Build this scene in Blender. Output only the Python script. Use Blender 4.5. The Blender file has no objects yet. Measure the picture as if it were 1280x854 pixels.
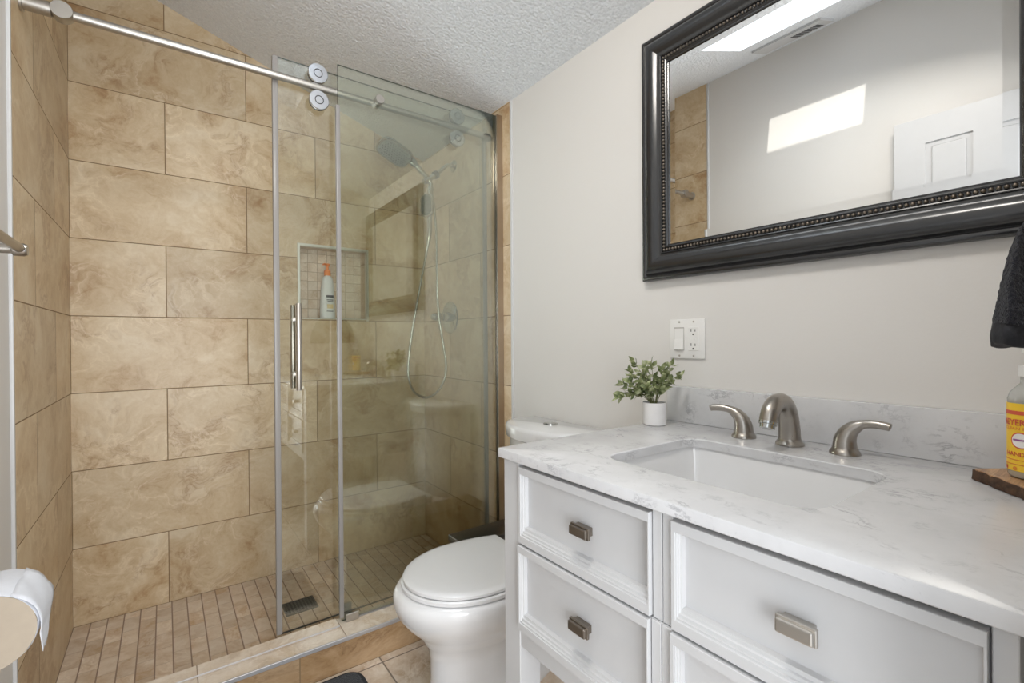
import bpy, bmesh, math, random
from math import sin, cos, pi, radians
from mathutils import Vector, Matrix

# ------------------------------------------------------------------ camera, light, exposure
S = bpy.context.scene
COL = S.collection
random.seed(7)

cam_d = bpy.data.cameras.new('camera')
cam = bpy.data.objects.new('camera', cam_d)
COL.objects.link(cam)
cam_d.sensor_width = 36.0
cam_d.lens = 36.0 * 597.33 / 1280
cam_d.clip_start = 0.02
YAW, PIT, ROL = radians(35.973), radians(-0.224), radians(-0.385)
_f0 = Vector((sin(YAW), cos(YAW), 0)); _r0 = Vector((cos(YAW), -sin(YAW), 0)); _up = Vector((0, 0, 1))
_f = _f0 * cos(PIT) + _up * sin(PIT); _u1 = -_f0 * sin(PIT) + _up * cos(PIT)
_r = _r0 * cos(ROL) + _u1 * sin(ROL); _u = -_r0 * sin(ROL) + _u1 * cos(ROL)
cam.matrix_world = Matrix(((_r.x, _u.x, -_f.x, 0.299), (_r.y, _u.y, -_f.y, -2.518), (_r.z, _u.z, -_f.z, 1.115), (0, 0, 0, 1)))
S.camera = cam

world = bpy.data.worlds.new('sky'); S.world = world
world.use_nodes = True
_bg = world.node_tree.nodes['Background']
_bg.inputs['Color'].default_value = (0.86, 0.93, 1.0, 1)
_bg.inputs['Strength'].default_value = 1.6

sun_d = bpy.data.lights.new('sun', 'SUN'); sun_d.energy = 3.3; sun_d.angle = radians(0.9); sun_d.color = (1.0, 0.95, 0.88)
sun = bpy.data.objects.new('sun', sun_d); COL.objects.link(sun)
sun.rotation_euler = Vector((-1, 0.08, -0.66)).to_track_quat('-Z', 'Y').to_euler()

def area(name, loc, direction, sx, sy, power, color=(1, 1, 1), portal=False):
    d = bpy.data.lights.new(name, 'AREA'); d.shape = 'RECTANGLE'; d.size = sx; d.size_y = sy
    d.energy = power; d.color = color
    o = bpy.data.objects.new(name, d); COL.objects.link(o)
    o.location = loc; o.rotation_euler = Vector(direction).to_track_quat('-Z', 'Y').to_euler()
    if portal: d.cycles.is_portal = True
    return o
# daylight of the sky above the skylight, and a fill light added in the unseen hallway
area('skylight_daylight', (0.61, -1.50, 2.79), (0.05, 0, -1), 0.5, 0.45, 5, (0.86, 0.93, 1.0))
area('hallway_fill_light', (0.18, -3.70, 1.05), (0.16, 1, 0.22), 1.2, 1.5, 40, (0.96, 0.98, 1.0))
area('ceiling_fill', (0.58, -2.02, 2.38), (0.16, 0.25, -1), 0.28, 0.28, 9.0, (1.0, 0.95, 0.88))  # added overhead fill to even out the room, no fixture

S.view_settings.view_transform = 'Standard'
S.view_settings.look = 'None'
S.view_settings.gamma = 1.0
S.view_settings.use_curve_mapping = False
S.view_settings.exposure = 0.20
S.cycles.use_denoising = True
S.cycles.max_bounces = 12
S.cycles.diffuse_bounces = 6
S.cycles.glossy_bounces = 6
S.cycles.transparent_max_bounces = 24
S.cycles.sample_clamp_indirect = 6.0

# ------------------------------------------------------------------ material helpers
class NT:
    def __init__(self, name):
        self.m = bpy.data.materials.new(name); self.m.use_nodes = True
        self.t = self.m.node_tree; self.n = self.t.nodes
        self.b = self.n['Principled BSDF']; self.out = self.n['Material Output']
        self._c = None
    def lk(self, a, b): self.t.links.new(a, b)
    def put(self, sock, v):
        if hasattr(v, 'links') or isinstance(v, bpy.types.NodeSocket): self.lk(v, sock)
        else: sock.default_value = v
    def math(self, op, a, b=0.0, c=0.0):
        n = self.n.new('ShaderNodeMath'); n.operation = op
        self.put(n.inputs[0], a); self.put(n.inputs[1], b)
        if op in ('MULTIPLY_ADD', 'COMPARE', 'WRAP'): self.put(n.inputs[2], c)
        return n.outputs[0]
    def co(self):
        if self._c is None: self._c = self.n.new('ShaderNodeTexCoord').outputs['Object']
        return self._c
    def sep(self, v):
        n = self.n.new('ShaderNodeSeparateXYZ'); self.lk(v, n.inputs[0]); return n.outputs
    def comb(self, x, y, z):
        n = self.n.new('ShaderNodeCombineXYZ')
        for i, v in enumerate((x, y, z)): self.put(n.inputs[i], v)
        return n.outputs[0]
    def vec(self, op, a, b=(0, 0, 0), scale=None):
        n = self.n.new('ShaderNodeVectorMath'); n.operation = op
        self.put(n.inputs[0], a)
        if op == 'SCALE': self.put(n.inputs['Scale'], scale)
        else: self.put(n.inputs[1], b)
        return n.outputs[0]
    def noise(self, v, scale, detail=4, rough=0.55, dist=0.0):
        n = self.n.new('ShaderNodeTexNoise'); self.lk(v, n.inputs['Vector'])
        n.inputs['Scale'].default_value = scale; n.inputs['Detail'].default_value = detail
        n.inputs['Roughness'].default_value = rough; n.inputs['Distortion'].default_value = dist
        return n.outputs['Fac']
    def ramp(self, f, stops, interp='LINEAR'):
        n = self.n.new('ShaderNodeValToRGB'); n.color_ramp.interpolation = interp; self.lk(f, n.inputs[0])
        e = n.color_ramp.elements
        while len(e) < len(stops): e.new(0.5)
        for i, (p, c) in enumerate(stops):
            e[i].position = p
            e[i].color = (c, c, c, 1) if not hasattr(c, '__len__') else (*c, 1)
        return n.outputs[0]
    def mix(self, f, a, b, mode='MIX'):
        n = self.n.new('ShaderNodeMix'); n.data_type = 'RGBA'; n.blend_type = mode
        self.put(n.inputs[0], f)
        for s, v in ((n.inputs[6], a), (n.inputs[7], b)):
            if isinstance(v, tuple): s.default_value = (*v, 1)
            else: self.lk(v, s)
        return n.outputs[2]
    def bump(self, h, strength=0.2, dist=0.002):
        n = self.n.new('ShaderNodeBump'); n.inputs['Strength'].default_value = strength; n.inputs['Distance'].default_value = dist
        self.lk(h, n.inputs['Height']); self.lk(n.outputs[0], self.b.inputs['Normal']); return n.outputs[0]
    def set(self, **k):
        for key, v in k.items():
            s = self.b.inputs[{'color': 'Base Color', 'rough': 'Roughness', 'metal': 'Metallic', 'spec': 'Specular IOR Level', 'coat': 'Coat Weight', 'trans': 'Transmission Weight', 'ior': 'IOR', 'sheen': 'Sheen Weight'}[key]]
            if isinstance(v, tuple): s.default_value = (*v, 1)
            else: self.put(s, v)
        return self.m

def plain(name, color, rough=0.4, metal=0.0, spec=0.5, var=0.03, scale=30, bump=0.0, coat=0.0):
    t = NT(name)
    n = t.noise(t.co(), scale, 3)
    c = t.mix(t.ramp(n, [(0.3, 0.0), (0.7, 1.0)]), tuple(x * (1 - var) for x in color), tuple(min(1, x * (1 + var)) for x in color))
    t.set(color=c, rough=rough, metal=metal, spec=spec, coat=coat)
    if bump: t.bump(n, bump, 0.001)
    return t.m

def marble_color(t, co, pal, vein, s=1.0):
    """cloudy stone: mottled patches, brown cracked veins and pale hair veins"""
    w1 = t.noise(co, 3.0 * s, 4, 0.55); w2 = t.noise(t.vec('ADD', co, (5.2, 1.3, 7.7)), 3.4 * s, 4, 0.55)
    co2 = t.vec('ADD', co, t.vec('SCALE', t.comb(t.math('SUBTRACT', w1, 0.5), t.math('SUBTRACT', w2, 0.5), 0.0), scale=0.34 / s))
    a = t.noise(co2, 4.4 * s, 5, 0.58, 0.3)
    b = t.noise(t.vec('ADD', co2, (3.1, 8.4, 2.2)), 19 * s, 8, 0.72, 0.0)
    g = t.noise(t.vec('ADD', co, (7.1, 2.4, 5.2)), 70 * s, 5, 0.7)
    f = t.math('ADD', t.math('MULTIPLY_ADD', b, 0.34, t.math('MULTIPLY', a, 0.54)), t.math('MULTIPLY', g, 0.12))
    base = t.ramp(f, [(0.36, pal[0]), (0.45, pal[1]), (0.53, pal[2]), (0.62, pal[3])])
    v = t.noise(t.vec('ADD', co2, (9.7, 4.1, 1.2)), 2.9 * s, 7, 0.68, 0.25)
    m = t.ramp(t.math('ABSOLUTE', t.math('SUBTRACT', v, 0.5)), [(0.0, 0.85), (0.009, 0.45), (0.045, 0.0)])
    fade = t.ramp(t.noise(t.vec('ADD', co, (1.7, 2.9, 6.1)), 3.6 * s, 3), [(0.46, 0.0), (0.60, 0.85)])
    c = t.mix(t.math('MULTIPLY', m, fade), base, vein)
    v2 = t.noise(t.vec('ADD', co2, (2.7, 14.1, 11.2)), 4.6 * s, 6, 0.62, 0.2)
    m2 = t.ramp(t.math('ABSOLUTE', t.math('SUBTRACT', v2, 0.5)), [(0.0, 0.8), (0.012, 0.30), (0.05, 0.0)])
    return t.mix(t.math('MULTIPLY', m2, t.ramp(w1, [(0.44, 0.0), (0.58, 0.75)])), c, tuple(min(0.85, x * 1.12) for x in pal[3]))

def tile_mat(name, ua, va, w, h, even, odd, grout_w, pal, vein, grout, rough=0.35, s=1.0, tint=0.10, stretch=(1, 1), weak=1.0):
    t = NT(name)
    x = t.sep(t.co()); ax = {'x': x[0], 'y': x[1], 'z': x[2]}
    u, v = ax[ua], ax[va]
    vr = t.math('DIVIDE', v, h); row = t.math('FLOOR', vr)
    par = t.math('ABSOLUTE', t.math('FLOORED_MODULO', row, 2.0))
    off = t.math('MULTIPLY_ADD', par, odd - even, even)
    ur = t.math('ADD', t.math('DIVIDE', u, w), off); colm = t.math('FLOOR', ur)
    fu = t.math('FRACT', ur); fv = t.math('FRACT', vr)
    du = t.math('MULTIPLY', t.math('MINIMUM', fu, t.math('SUBTRACT', 1.0, fu)), w)
    dv = t.math('MULTIPLY', t.math('MINIMUM', fv, t.math('SUBTRACT', 1.0, fv)), h)
    mu = t.ramp(t.math('DIVIDE', du, grout_w), [(0.45, 1.0), (0.60, 0.0)])
    mv = t.ramp(t.math('DIVIDE', dv, grout_w), [(0.45, 1.0), (0.60, 0.0)])
    mask = t.math('MAXIMUM', t.math('MULTIPLY', mu, weak), mv)
    wn = t.n.new('ShaderNodeTexWhiteNoise'); wn.noise_dimensions = '3D'
    t.lk(t.comb(row, colm, 3.7), wn.inputs['Vector'])
    local = t.comb(t.math('MULTIPLY', u, stretch[0]), t.math('MULTIPLY', v, stretch[1]), 0.0)
    co = t.vec('ADD', local, t.vec('SCALE', wn.outputs['Color'], scale=23.0))
    c = marble_color(t, co, pal, vein, s)
    k = t.math('MULTIPLY_ADD', wn.outputs['Value'], 2 * tint, 1 - tint)
    c = t.mix(1.0, c, t.comb(k, k, k), 'MULTIPLY')
    c = t.mix(mask, c, grout)
    t.set(color=c, rough=t.math('MULTIPLY_ADD', mask, 0.5, rough), spec=0.45)
    t.bump(t.math('SUBTRACT', 1.0, mask), 0.5, 0.0012)
    return t.m

PAL = [(0.42, 0.262, 0.132), (0.570, 0.430, 0.265), (0.645, 0.515, 0.345), (0.720, 0.610, 0.450)]
VEIN = (0.36, 0.215, 0.105)
GROUT = (0.24, 0.16, 0.085)
M = {}
M['tile_back'] = tile_mat('beige wall tile', 'x', 'z', 0.61, 0.305, 0.5, 0.0, 0.0032, PAL, VEIN, GROUT)
M['tile_side'] = tile_mat('beige wall tile side', 'y', 'z', 0.61, 0.305, 0.0, 0.5, 0.0032, PAL, VEIN, GROUT)
FPAL = [(0.52, 0.365, 0.225), (0.62, 0.50, 0.385), (0.69, 0.585, 0.48), (0.75, 0.665, 0.57)]
M['mosaic_floor'] = tile_mat('shower floor mosaic', 'y', 'x', 0.104, 0.0523, 0.0, 0.5, 0.0040, FPAL, (0.48, 0.31, 0.16), (0.33, 0.245, 0.19), 0.45, 1.6, 0.09, weak=0.3)
M['mosaic_niche'] = tile_mat('niche mosaic', 'x', 'z', 0.0475, 0.0475, 0.13, 0.13, 0.0026, FPAL, (0.45, 0.32, 0.2), (0.40, 0.31, 0.22), 0.5, 2.0, 0.08)
M['floor_tile'] = tile_mat('bathroom floor tile', 'x', 'y', 0.457, 0.457, 0.03, 0.03, 0.005, [(0.42, 0.30, 0.20), (0.58, 0.46, 0.35), (0.66, 0.56, 0.46), (0.72, 0.64, 0.55)], (0.42, 0.28, 0.16), (0.24, 0.19, 0.15), 0.28, 1.5, 0.05)
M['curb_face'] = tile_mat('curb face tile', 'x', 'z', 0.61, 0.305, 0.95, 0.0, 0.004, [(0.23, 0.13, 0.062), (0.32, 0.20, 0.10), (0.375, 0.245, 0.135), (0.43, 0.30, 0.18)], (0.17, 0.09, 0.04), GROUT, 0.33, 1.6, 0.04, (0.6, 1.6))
M['curb_top'] = tile_mat('curb cap stone', 'x', 'y', 0.42, 0.6, 0.12, 0.12, 0.003, [(0.47, 0.37, 0.27), (0.58, 0.48, 0.38), (0.66, 0.57, 0.47), (0.72, 0.64, 0.55)], (0.5, 0.36, 0.22), (0.35, 0.27, 0.2), 0.35, 2.2, 0.04)

def wall_paint(name, color):
    t = NT(name)
    n = t.noise(t.co(), 130, 4, 0.6)
    t.set(color=color, rough=0.55, spec=0.35)
    t.bump(n, 0.12, 0.002)
    return t.m
M['paint'] = wall_paint('warm white wall paint', (0.700, 0.680, 0.655))
t = NT('popcorn ceiling')
_v = t.n.new('ShaderNodeTexVoronoi'); _v.inputs['Scale'].default_value = 95; t.lk(t.co(), _v.inputs['Vector'])
_n = t.noise(t.co(), 120, 5, 0.7)
t.set(color=t.mix(t.ramp(_n, [(0.35, 0.0), (0.65, 1.0)]), (0.74, 0.765, 0.80), (0.86, 0.885, 0.92)), rough=0.9, spec=0.2)
t.bump(t.math('SUBTRACT', _n, t.math('MULTIPLY', _v.outputs['Distance'], 0.9)), 0.8, 0.006)
M['ceiling'] = t.m
M['white_paint'] = plain('white satin paint', (0.54, 0.54, 0.545), 0.35, var=0.01, spec=0.4)
M['white_trim'] = plain('white trim', (0.62, 0.62, 0.62), 0.25, var=0.01)
M['porcelain'] = plain('white porcelain', (0.72, 0.72, 0.725), 0.09, var=0.005, coat=0.3)
M['seat_white'] = plain('white seat plastic', (0.68, 0.68, 0.685), 0.22, var=0.005)
M['plastic_white'] = plain('white plastic', (0.78, 0.77, 0.75), 0.35, var=0.01)

def metal(name, color, rough, aniso=None):
    t = NT(name)
    sc = {'x': (2, 160, 160), 'y': (160, 2, 160), 'z': (160, 160, 2), None: (60, 60, 60)}[aniso]
    n = t.noise(t.vec('MULTIPLY', t.co(), sc), 3.0, 3)
    t.set(color=color, metal=1.0, rough=t.math('MULTIPLY_ADD', n, 0.08, rough - 0.04))
    return t.m
M['nickel'] = metal('brushed nickel', (0.50, 0.475, 0.44), 0.40, 'x')
M['nickel_v'] = metal('brushed nickel upright', (0.60, 0.57, 0.53), 0.32, 'z')
M['nickel_faucet'] = metal('satin nickel', (0.40, 0.37, 0.335), 0.29)
M['nickel_knob'] = metal('aged nickel', (0.27, 0.235, 0.20), 0.30, 'y')
M['channel'] = metal('bronze toned nickel', (0.46, 0.39, 0.32), 0.30, 'z')
M['chrome'] = metal('chrome', (0.48, 0.49, 0.48), 0.12)
M['steel_polished'] = metal('polished steel', (0.62, 0.63, 0.66), 0.22)
M['steel_dark'] = metal('dark stainless', (0.13, 0.12, 0.11), 0.30, 'x')
M['steel_grate'] = metal('grate steel', (0.20, 0.20, 0.19), 0.35)
M['black_rubber'] = plain('black rubber', (0.02, 0.02, 0.022), 0.5)
M['black_plastic'] = plain('black plastic', (0.03, 0.032, 0.034), 0.35)
M['shadow_gap'] = plain('dark gap shade', (0.12, 0.075, 0.045), 0.6, var=0.1)  # shade of the gap below the counter, put into the colour

def arch_glass(name, tint, boost=1.0):
    t = NT(name)
    t.n.remove(t.b)
    tr = t.n.new('ShaderNodeBsdfTransparent'); tr.inputs[0].default_value = (*tint, 1)
    gl = t.n.new('ShaderNodeBsdfGlossy'); gl.inputs['Roughness'].default_value = 0.0; gl.inputs['Color'].default_value = (0.97, 1, 0.98, 1)
    fr = t.n.new('ShaderNodeFresnel'); fr.inputs['IOR'].default_value = 1.52
    mx = t.n.new('ShaderNodeMixShader')
    t.lk(t.math('MINIMUM', t.math('MULTIPLY', fr.outputs[0], boost), 1.0), mx.inputs[0])
    t.lk(tr.outputs[0], mx.inputs[1]); t.lk(gl.outputs[0], mx.inputs[2]); t.lk(mx.outputs[0], t.out.inputs[0])
    return t.m
M['glass_door'] = arch_glass('clear shower glass', (0.972, 0.982, 0.96), 1.7)
M['glass_fixed'] = arch_glass('green tinted shower glass', (0.955, 0.967, 0.925), 2.3)
M['glass_sky'] = arch_glass('skylight glass', (0.97, 0.98, 0.98), 1.0)
M['glass_edge'] = plain('dark glass edge', (0.03, 0.05, 0.042), 0.15)
t = NT('translucent seal'); t.set(color=(0.37, 0.35, 0.335), rough=0.28, trans=0.3, ior=1.4); M['seal'] = t.m

def quartz():
    t = NT('white quartz with grey veins')
    co = t.co()
    w = t.vec('ADD', co, t.vec('SCALE', t.comb(t.noise(co, 6, 3), t.noise(t.vec('ADD', co, (4, 4, 4)), 6, 3), t.noise(co, 5, 2)), scale=0.12))
    c = t.ramp(t.noise(w, 7, 6, 0.6), [(0.3, (0.54, 0.54, 0.55)), (0.6, (0.62, 0.62, 0.63))])
    v = t.math('ABSOLUTE', t.math('SUBTRACT', t.noise(t.vec('MULTIPLY', w, (1.0, 0.55, 1.0)), 24, 7, 0.70, 0.3), 0.5))
    m = t.math('MULTIPLY', t.ramp(v, [(0.0, 1.0), (0.015, 0.5), (0.04, 0.0)]), t.ramp(t.noise(co, 15, 4), [(0.50, 0.0), (0.66, 0.8)]))
    c = t.mix(m, c, (0.30, 0.30, 0.32))
    sp = t.ramp(t.noise(co, 130, 3, 0.6), [(0.27, 0.55), (0.34, 0.0)])
    c = t.mix(sp, c, (0.50, 0.50, 0.51))
    t.set(color=c, rough=0.24, spec=0.45)
    return t.m
M['quartz'] = quartz()

t = NT('mirror silver'); t.set(color=(0.90, 0.905, 0.90), metal=1.0, rough=0.0); M['mirror'] = t.m
M['frame_black'] = plain('black satin frame', (0.012, 0.0125, 0.014), 0.24, spec=0.85, var=0.1)
M['bead'] = metal('dark bronze bead', (0.20, 0.17, 0.14), 0.30)
M['pot'] = plain('matte white ceramic', (0.74, 0.73, 0.73), 0.55)
M['soil'] = plain('dark soil', (0.035, 0.025, 0.018), 0.9, var=0.4, scale=200, bump=0.4)
t = NT('green leaf')
_i = t.n.new('ShaderNodeTexCoord').outputs['Object']
_lf = t.ramp(t.noise(_i, 55, 2), [(0.30, (0.09, 0.125, 0.055)), (0.50, (0.24, 0.275, 0.12)), (0.68, (0.50, 0.52, 0.33))])
t.set(color=_lf, rough=0.5, spec=0.3); M['leaf'] = t.m
M['stem'] = plain('green stem', (0.16, 0.17, 0.07), 0.6)
def terry(name, c):
    t = NT(name)
    n = t.noise(t.co(), 260, 3, 0.7)
    t.set(color=t.mix(t.ramp(n, [(0.3, 0.0), (0.7, 1.0)]), tuple(x * 0.45 for x in c), tuple(x * 1.6 for x in c)), rough=0.95, spec=0.1, sheen=0.15)
    t.bump(n, 1.0, 0.006); return t.m
M['terry'] = terry('charcoal terry cloth', (0.020, 0.021, 0.028))
M['hem'] = plain('charcoal woven hem', (0.014, 0.0145, 0.019), 0.85, var=0.3, scale=300, bump=0.5)
M['mat_cloth'] = terry('dark grey bath mat', (0.045, 0.05, 0.058))
M['mat_edge'] = plain('dark mat binding', (0.02, 0.022, 0.027), 0.8, var=0.2, scale=200)
t = NT('acacia wood')
_w = t.noise(t.vec('MULTIPLY', t.co(), (4, 40, 40)), 4, 5, 0.6, 1.0)
t.set(color=t.ramp(_w, [(0.3, (0.20, 0.10, 0.045)), (0.5, (0.42, 0.24, 0.12)), (0.7, (0.60, 0.38, 0.21))]), rough=0.35); M['wood'] = t.m
M['bark'] = plain('dark bark edge', (0.07, 0.035, 0.018), 0.8, var=0.5, scale=120, bump=0.8)
t = NT('clear plastic bottle'); t.set(color=(0.80, 0.81, 0.79), rough=0.25, trans=0.65, ior=1.2); M['bottle_clear'] = t.m
M['soap_liquid'] = plain('amber soap', (0.75, 0.55, 0.22), 0.2)
M['label_yellow'] = plain('yellow label', (0.87, 0.56, 0.035), 0.45, var=0.02)
M['ink_red'] = plain('red ink', (0.62, 0.10, 0.05), 0.5)
M['ink_white'] = plain('white ink', (0.82, 0.79, 0.76), 0.5)
M['ink_purple'] = plain('purple ink', (0.30, 0.10, 0.30), 0.5)
M['ink_orange'] = plain('orange ink', (0.72, 0.26, 0.04), 0.5)
M['bottle_white'] = plain('white bottle', (0.70, 0.73, 0.73), 0.35)
M['orange'] = plain('orange pump', (0.86, 0.24, 0.02), 0.4)
M['label_dark'] = plain('dark print', (0.05, 0.055, 0.06), 0.5)
M['label_cream'] = plain('cream print', (0.70, 0.58, 0.30), 0.5)
M['paper'] = plain('white tissue paper', (0.66, 0.67, 0.71), 0.95, spec=0.1, var=0.02, scale=120, bump=0.2)
M['paper_end'] = plain('wound paper end', (0.45, 0.38, 0.30), 0.95, spec=0.1, var=0.03, scale=60)
M['card'] = plain('cardboard core', (0.42, 0.29, 0.17), 0.9)
M['slot_dark'] = plain('dark slot', (0.05, 0.045, 0.04), 0.6)
M['vent_dark'] = plain('vent dark', (0.06, 0.06, 0.06), 0.7)

# ------------------------------------------------------------------ mesh helpers
def newbm(): return bmesh.new()

def add_box(bm, a, b, bev=0.0, seg=2, mi=0):
    lo = [min(a[i], b[i]) for i in range(3)]; hi = [max(a[i], b[i]) for i in range(3)]
    t = bmesh.new()
    bmesh.ops.create_cube(t, size=1.0)
    for v in t.verts:
        for i in range(3): v.co[i] = lo[i] + (v.co[i] + 0.5) * (hi[i] - lo[i])
    if bev: bmesh.ops.bevel(t, geom=list(t.edges), offset=bev, segments=seg, affect='EDGES', profile=0.5)
    merge(bm, t, mi)

def merge(bm, t, mi=0, mat=None):
    if mat is not None: t.transform(mat)
    vm = {v: bm.verts.new(v.co) for v in t.verts}
    for f in t.faces:
        try: nf = bm.faces.new([vm[v] for v in f.verts])
        except ValueError: continue
        nf.material_index = mi if mi else f.material_index
    t.free()

def frame_of(d):
    d = Vector(d).normalized()
    a = Vector((0, 0, 1)) if abs(d.z) < 0.9 else Vector((1, 0, 0))
    x = a.cross(d).normalized(); y = d.cross(x)
    return x, y

def add_loft(bm, rings, cap=True, closed=True, mi=0):
    vs = [[bm.verts.new(p) for p in r] for r in rings]
    n = len(rings[0])
    for i in range(len(vs) - 1):
        for j in range(n if closed else n - 1):
            k = (j + 1) % n
            try: f = bm.faces.new((vs[i][j], vs[i][k], vs[i + 1][k], vs[i + 1][j])); f.material_index = mi
            except ValueError: pass
    if cap:
        for r in (list(reversed(vs[0])), vs[-1]):
            try: f = bm.faces.new(r); f.material_index = mi
            except ValueError: pass
    return vs

def add_tube(bm, path, rad, n=16, cap=True, mi=0, sq=None):
    pts = [Vector(p) for p in path]
    rads = rad if hasattr(rad, '__len__') else [rad] * len(pts)
    tang = []
    for i in range(len(pts)):
        a = pts[max(0, i - 1)]; b = pts[min(len(pts) - 1, i + 1)]
        tang.append((b - a).normalized())
    x, y = frame_of(tang[0])
    rings = []
    for i, p in enumerate(pts):
        if i:
            q = tang[i - 1].rotation_difference(tang[i]); x = q @ x; y = q @ y
        r = rads[i]; rx, ry = (r if hasattr(r, '__len__') else (r, r))
        rings.append([p + x * (rx * cos(2 * pi * k / n)) + y * (ry * sin(2 * pi * k / n)) for k in range(n)])
    add_loft(bm, rings, cap, True, mi)

def add_lathe(bm, origin, axis, prof, n=32, mi=0, cap=True):
    """prof: list of (distance along axis, radius)"""
    o = Vector(origin); d = Vector(axis).normalized(); x, y = frame_of(d)
    rings = [[o + d * h + x * (max(r, 1e-5) * cos(2 * pi * k / n)) + y * (max(r, 1e-5) * sin(2 * pi * k / n)) for k in range(n)] for h, r in prof]
    add_loft(bm, rings, cap, True, mi)

def add_prism(bm, poly, vec, mi=0, bev=0.0, seg=2):
    t = bmesh.new(); v = Vector(vec)
    a = [t.verts.new(p) for p in poly]; b = [t.verts.new(Vector(p) + v) for p in poly]
    n = len(poly)
    t.faces.new(list(reversed(a))); t.faces.new(b)
    for i in range(n): t.faces.new((a[i], a[(i + 1) % n], b[(i + 1) % n], b[i]))
    bmesh.ops.recalc_face_normals(t, faces=t.faces)
    if bev: bmesh.ops.bevel(t, geom=list(t.edges), offset=bev, segments=seg, affect='EDGES', profile=0.5)
    merge(bm, t, mi)

def spline(pts, k=8):
    P = [Vector(p) for p in pts]; out = []
    for i in range(len(P) - 1):
        p0 = P[max(0, i - 1)]; p1 = P[i]; p2 = P[i + 1]; p3 = P[min(len(P) - 1, i + 2)]
        for j in range(k):
            s = j / k
            out.append(0.5 * ((2 * p1) + (p2 - p0) * s + (2 * p0 - 5 * p1 + 4 * p2 - p3) * s * s + (3 * p1 - p0 - 3 * p2 + p3) * s ** 3))
    out.append(P[-1]); return out

def rrect(cx, cy, hx, hy, r, n=6):
    """rounded rectangle points (counter-clockwise) in a plane"""
    out = []
    for sx, sy, a0 in ((1, 1, 0), (-1, 1, 90), (-1, -1, 180), (1, -1, 270)):
        for k in range(n + 1):
            a = radians(a0 + 90 * k / n)
            out.append((cx + sx * (hx - r) + r * cos(a), cy + sy * (hy - r) + r * sin(a)))
    return out

def wloc(o):
    v = Vector((0, 0, 0))
    while o is not None: v += o.location; o = o.parent
    return v

def obj(name, bm, mats, parent=None, origin=None, smooth=True, angle=35, norm=True):
    me = bpy.data.meshes.new(name)
    if norm: bmesh.ops.recalc_face_normals(bm, faces=bm.faces)
    base = wloc(parent) if parent is not None else Vector(origin or (0, 0, 0))
    bm.transform(Matrix.Translation(-base))
    bm.to_mesh(me); bm.free()
    for m in (mats if isinstance(mats, (list, tuple)) else [mats]): me.materials.append(m)
    if smooth:
        me.polygons.foreach_set('use_smooth', [True] * len(me.polygons))
        me.set_sharp_from_angle(angle=radians(angle))
    o = bpy.data.objects.new(name, me); COL.objects.link(o)
    if parent is not None: o.parent = parent
    else: o.location = base
    return o

def tag(o, label, cat, group=None):
    o['label'] = label; o['category'] = cat
    if group: o['group'] = group
    return o
def thing(name, label, cat, loc, group=None):
    o = bpy.data.objects.new(name, None); COL.objects.link(o); o.location = loc; o.empty_display_size = 0.05
    return tag(o, label, cat, group)
def struct(o):
    o['kind'] = 'structure'; return o
def copy_part(o, delta, parent=None):
    c = o.copy(); COL.objects.link(c); c.parent = parent if parent is not None else o.parent
    c.location = o.location + Vector(delta)
    for ch in list(o.children):
        d = ch.copy(); COL.objects.link(d); d.parent = c
    return c

# ------------------------------------------------------------------ room shell
W = 1.504                     # right wall
YF = -2.47                    # front wall (with the doorway the camera stands in)
def ceil_z(x): return 2.659 - 0.345 * x
T = M['tile_back']

NX0, NX1, NZ0, NZ1, ND = 0.838, 1.170, 1.230, 1.588, 0.095     # niche
bm = newbm()
top = 2.95
for a, b in (((-0.12, 0, -0.1), (NX0, 0.14, top)), ((NX1, 0, -0.1), (W + 0.12, 0.14, top)),
             ((NX0, 0, -0.1), (NX1, 0.14, NZ0)), ((NX0, 0, NZ1), (NX1, 0.14, top))):
    add_box(bm, a, b)
add_box(bm, (NX0, ND, NZ0), (NX1, 0.14, NZ1), mi=1)
struct(obj('wall_back', bm, [T, M['mosaic_niche']], smooth=False))

YT_L, YT_R = -0.868, -0.855
bm = newbm()
add_box(bm, (-0.12, YT_L, -0.1), (0.0, 0.0, top))
add_box(bm, (-0.12, YF - 0.13, -0.1), (-0.004, YT_L, top), mi=1)
struct(obj('wall_left', bm, [M['tile_side'], M['paint']], smooth=False))
bm = newbm()
add_box(bm, (W, YT_R, -0.1), (W + 0.12, 0.0, top))
add_box(bm, (W + 0.002, YF - 0.13, -0.1), (W + 0.12, YT_R, top), mi=1)
struct(obj('wall_right', bm, [M['tile_side'], M['paint']], smooth=False))
DX0, DX1, DZ = 0.03, 0.80, 2.07
bm = newbm()
add_box(bm, (-0.004, YF, 0), (DX0, YF - 0.12, top))
add_box(bm, (DX1, YF, 0), (W + 0.002, YF - 0.12, top))
add_box(bm, (DX0, YF, DZ), (DX1, YF - 0.12, top))
struct(obj('wall_front', bm, M['paint'], smooth=False))

bm = newbm(); add_box(bm, (-0.02, YF - 0.5, -0.1), (W + 0.02, -0.86, 0.0)); struct(obj('floor', bm, M['floor_tile'], smooth=False))
bm = newbm(); add_box(bm, (-0.01, -0.78, -0.1), (W + 0.01, 0.01, 0.0)); struct(obj('shower_floor', bm, M['mosaic_floor'], smooth=False))

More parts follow.
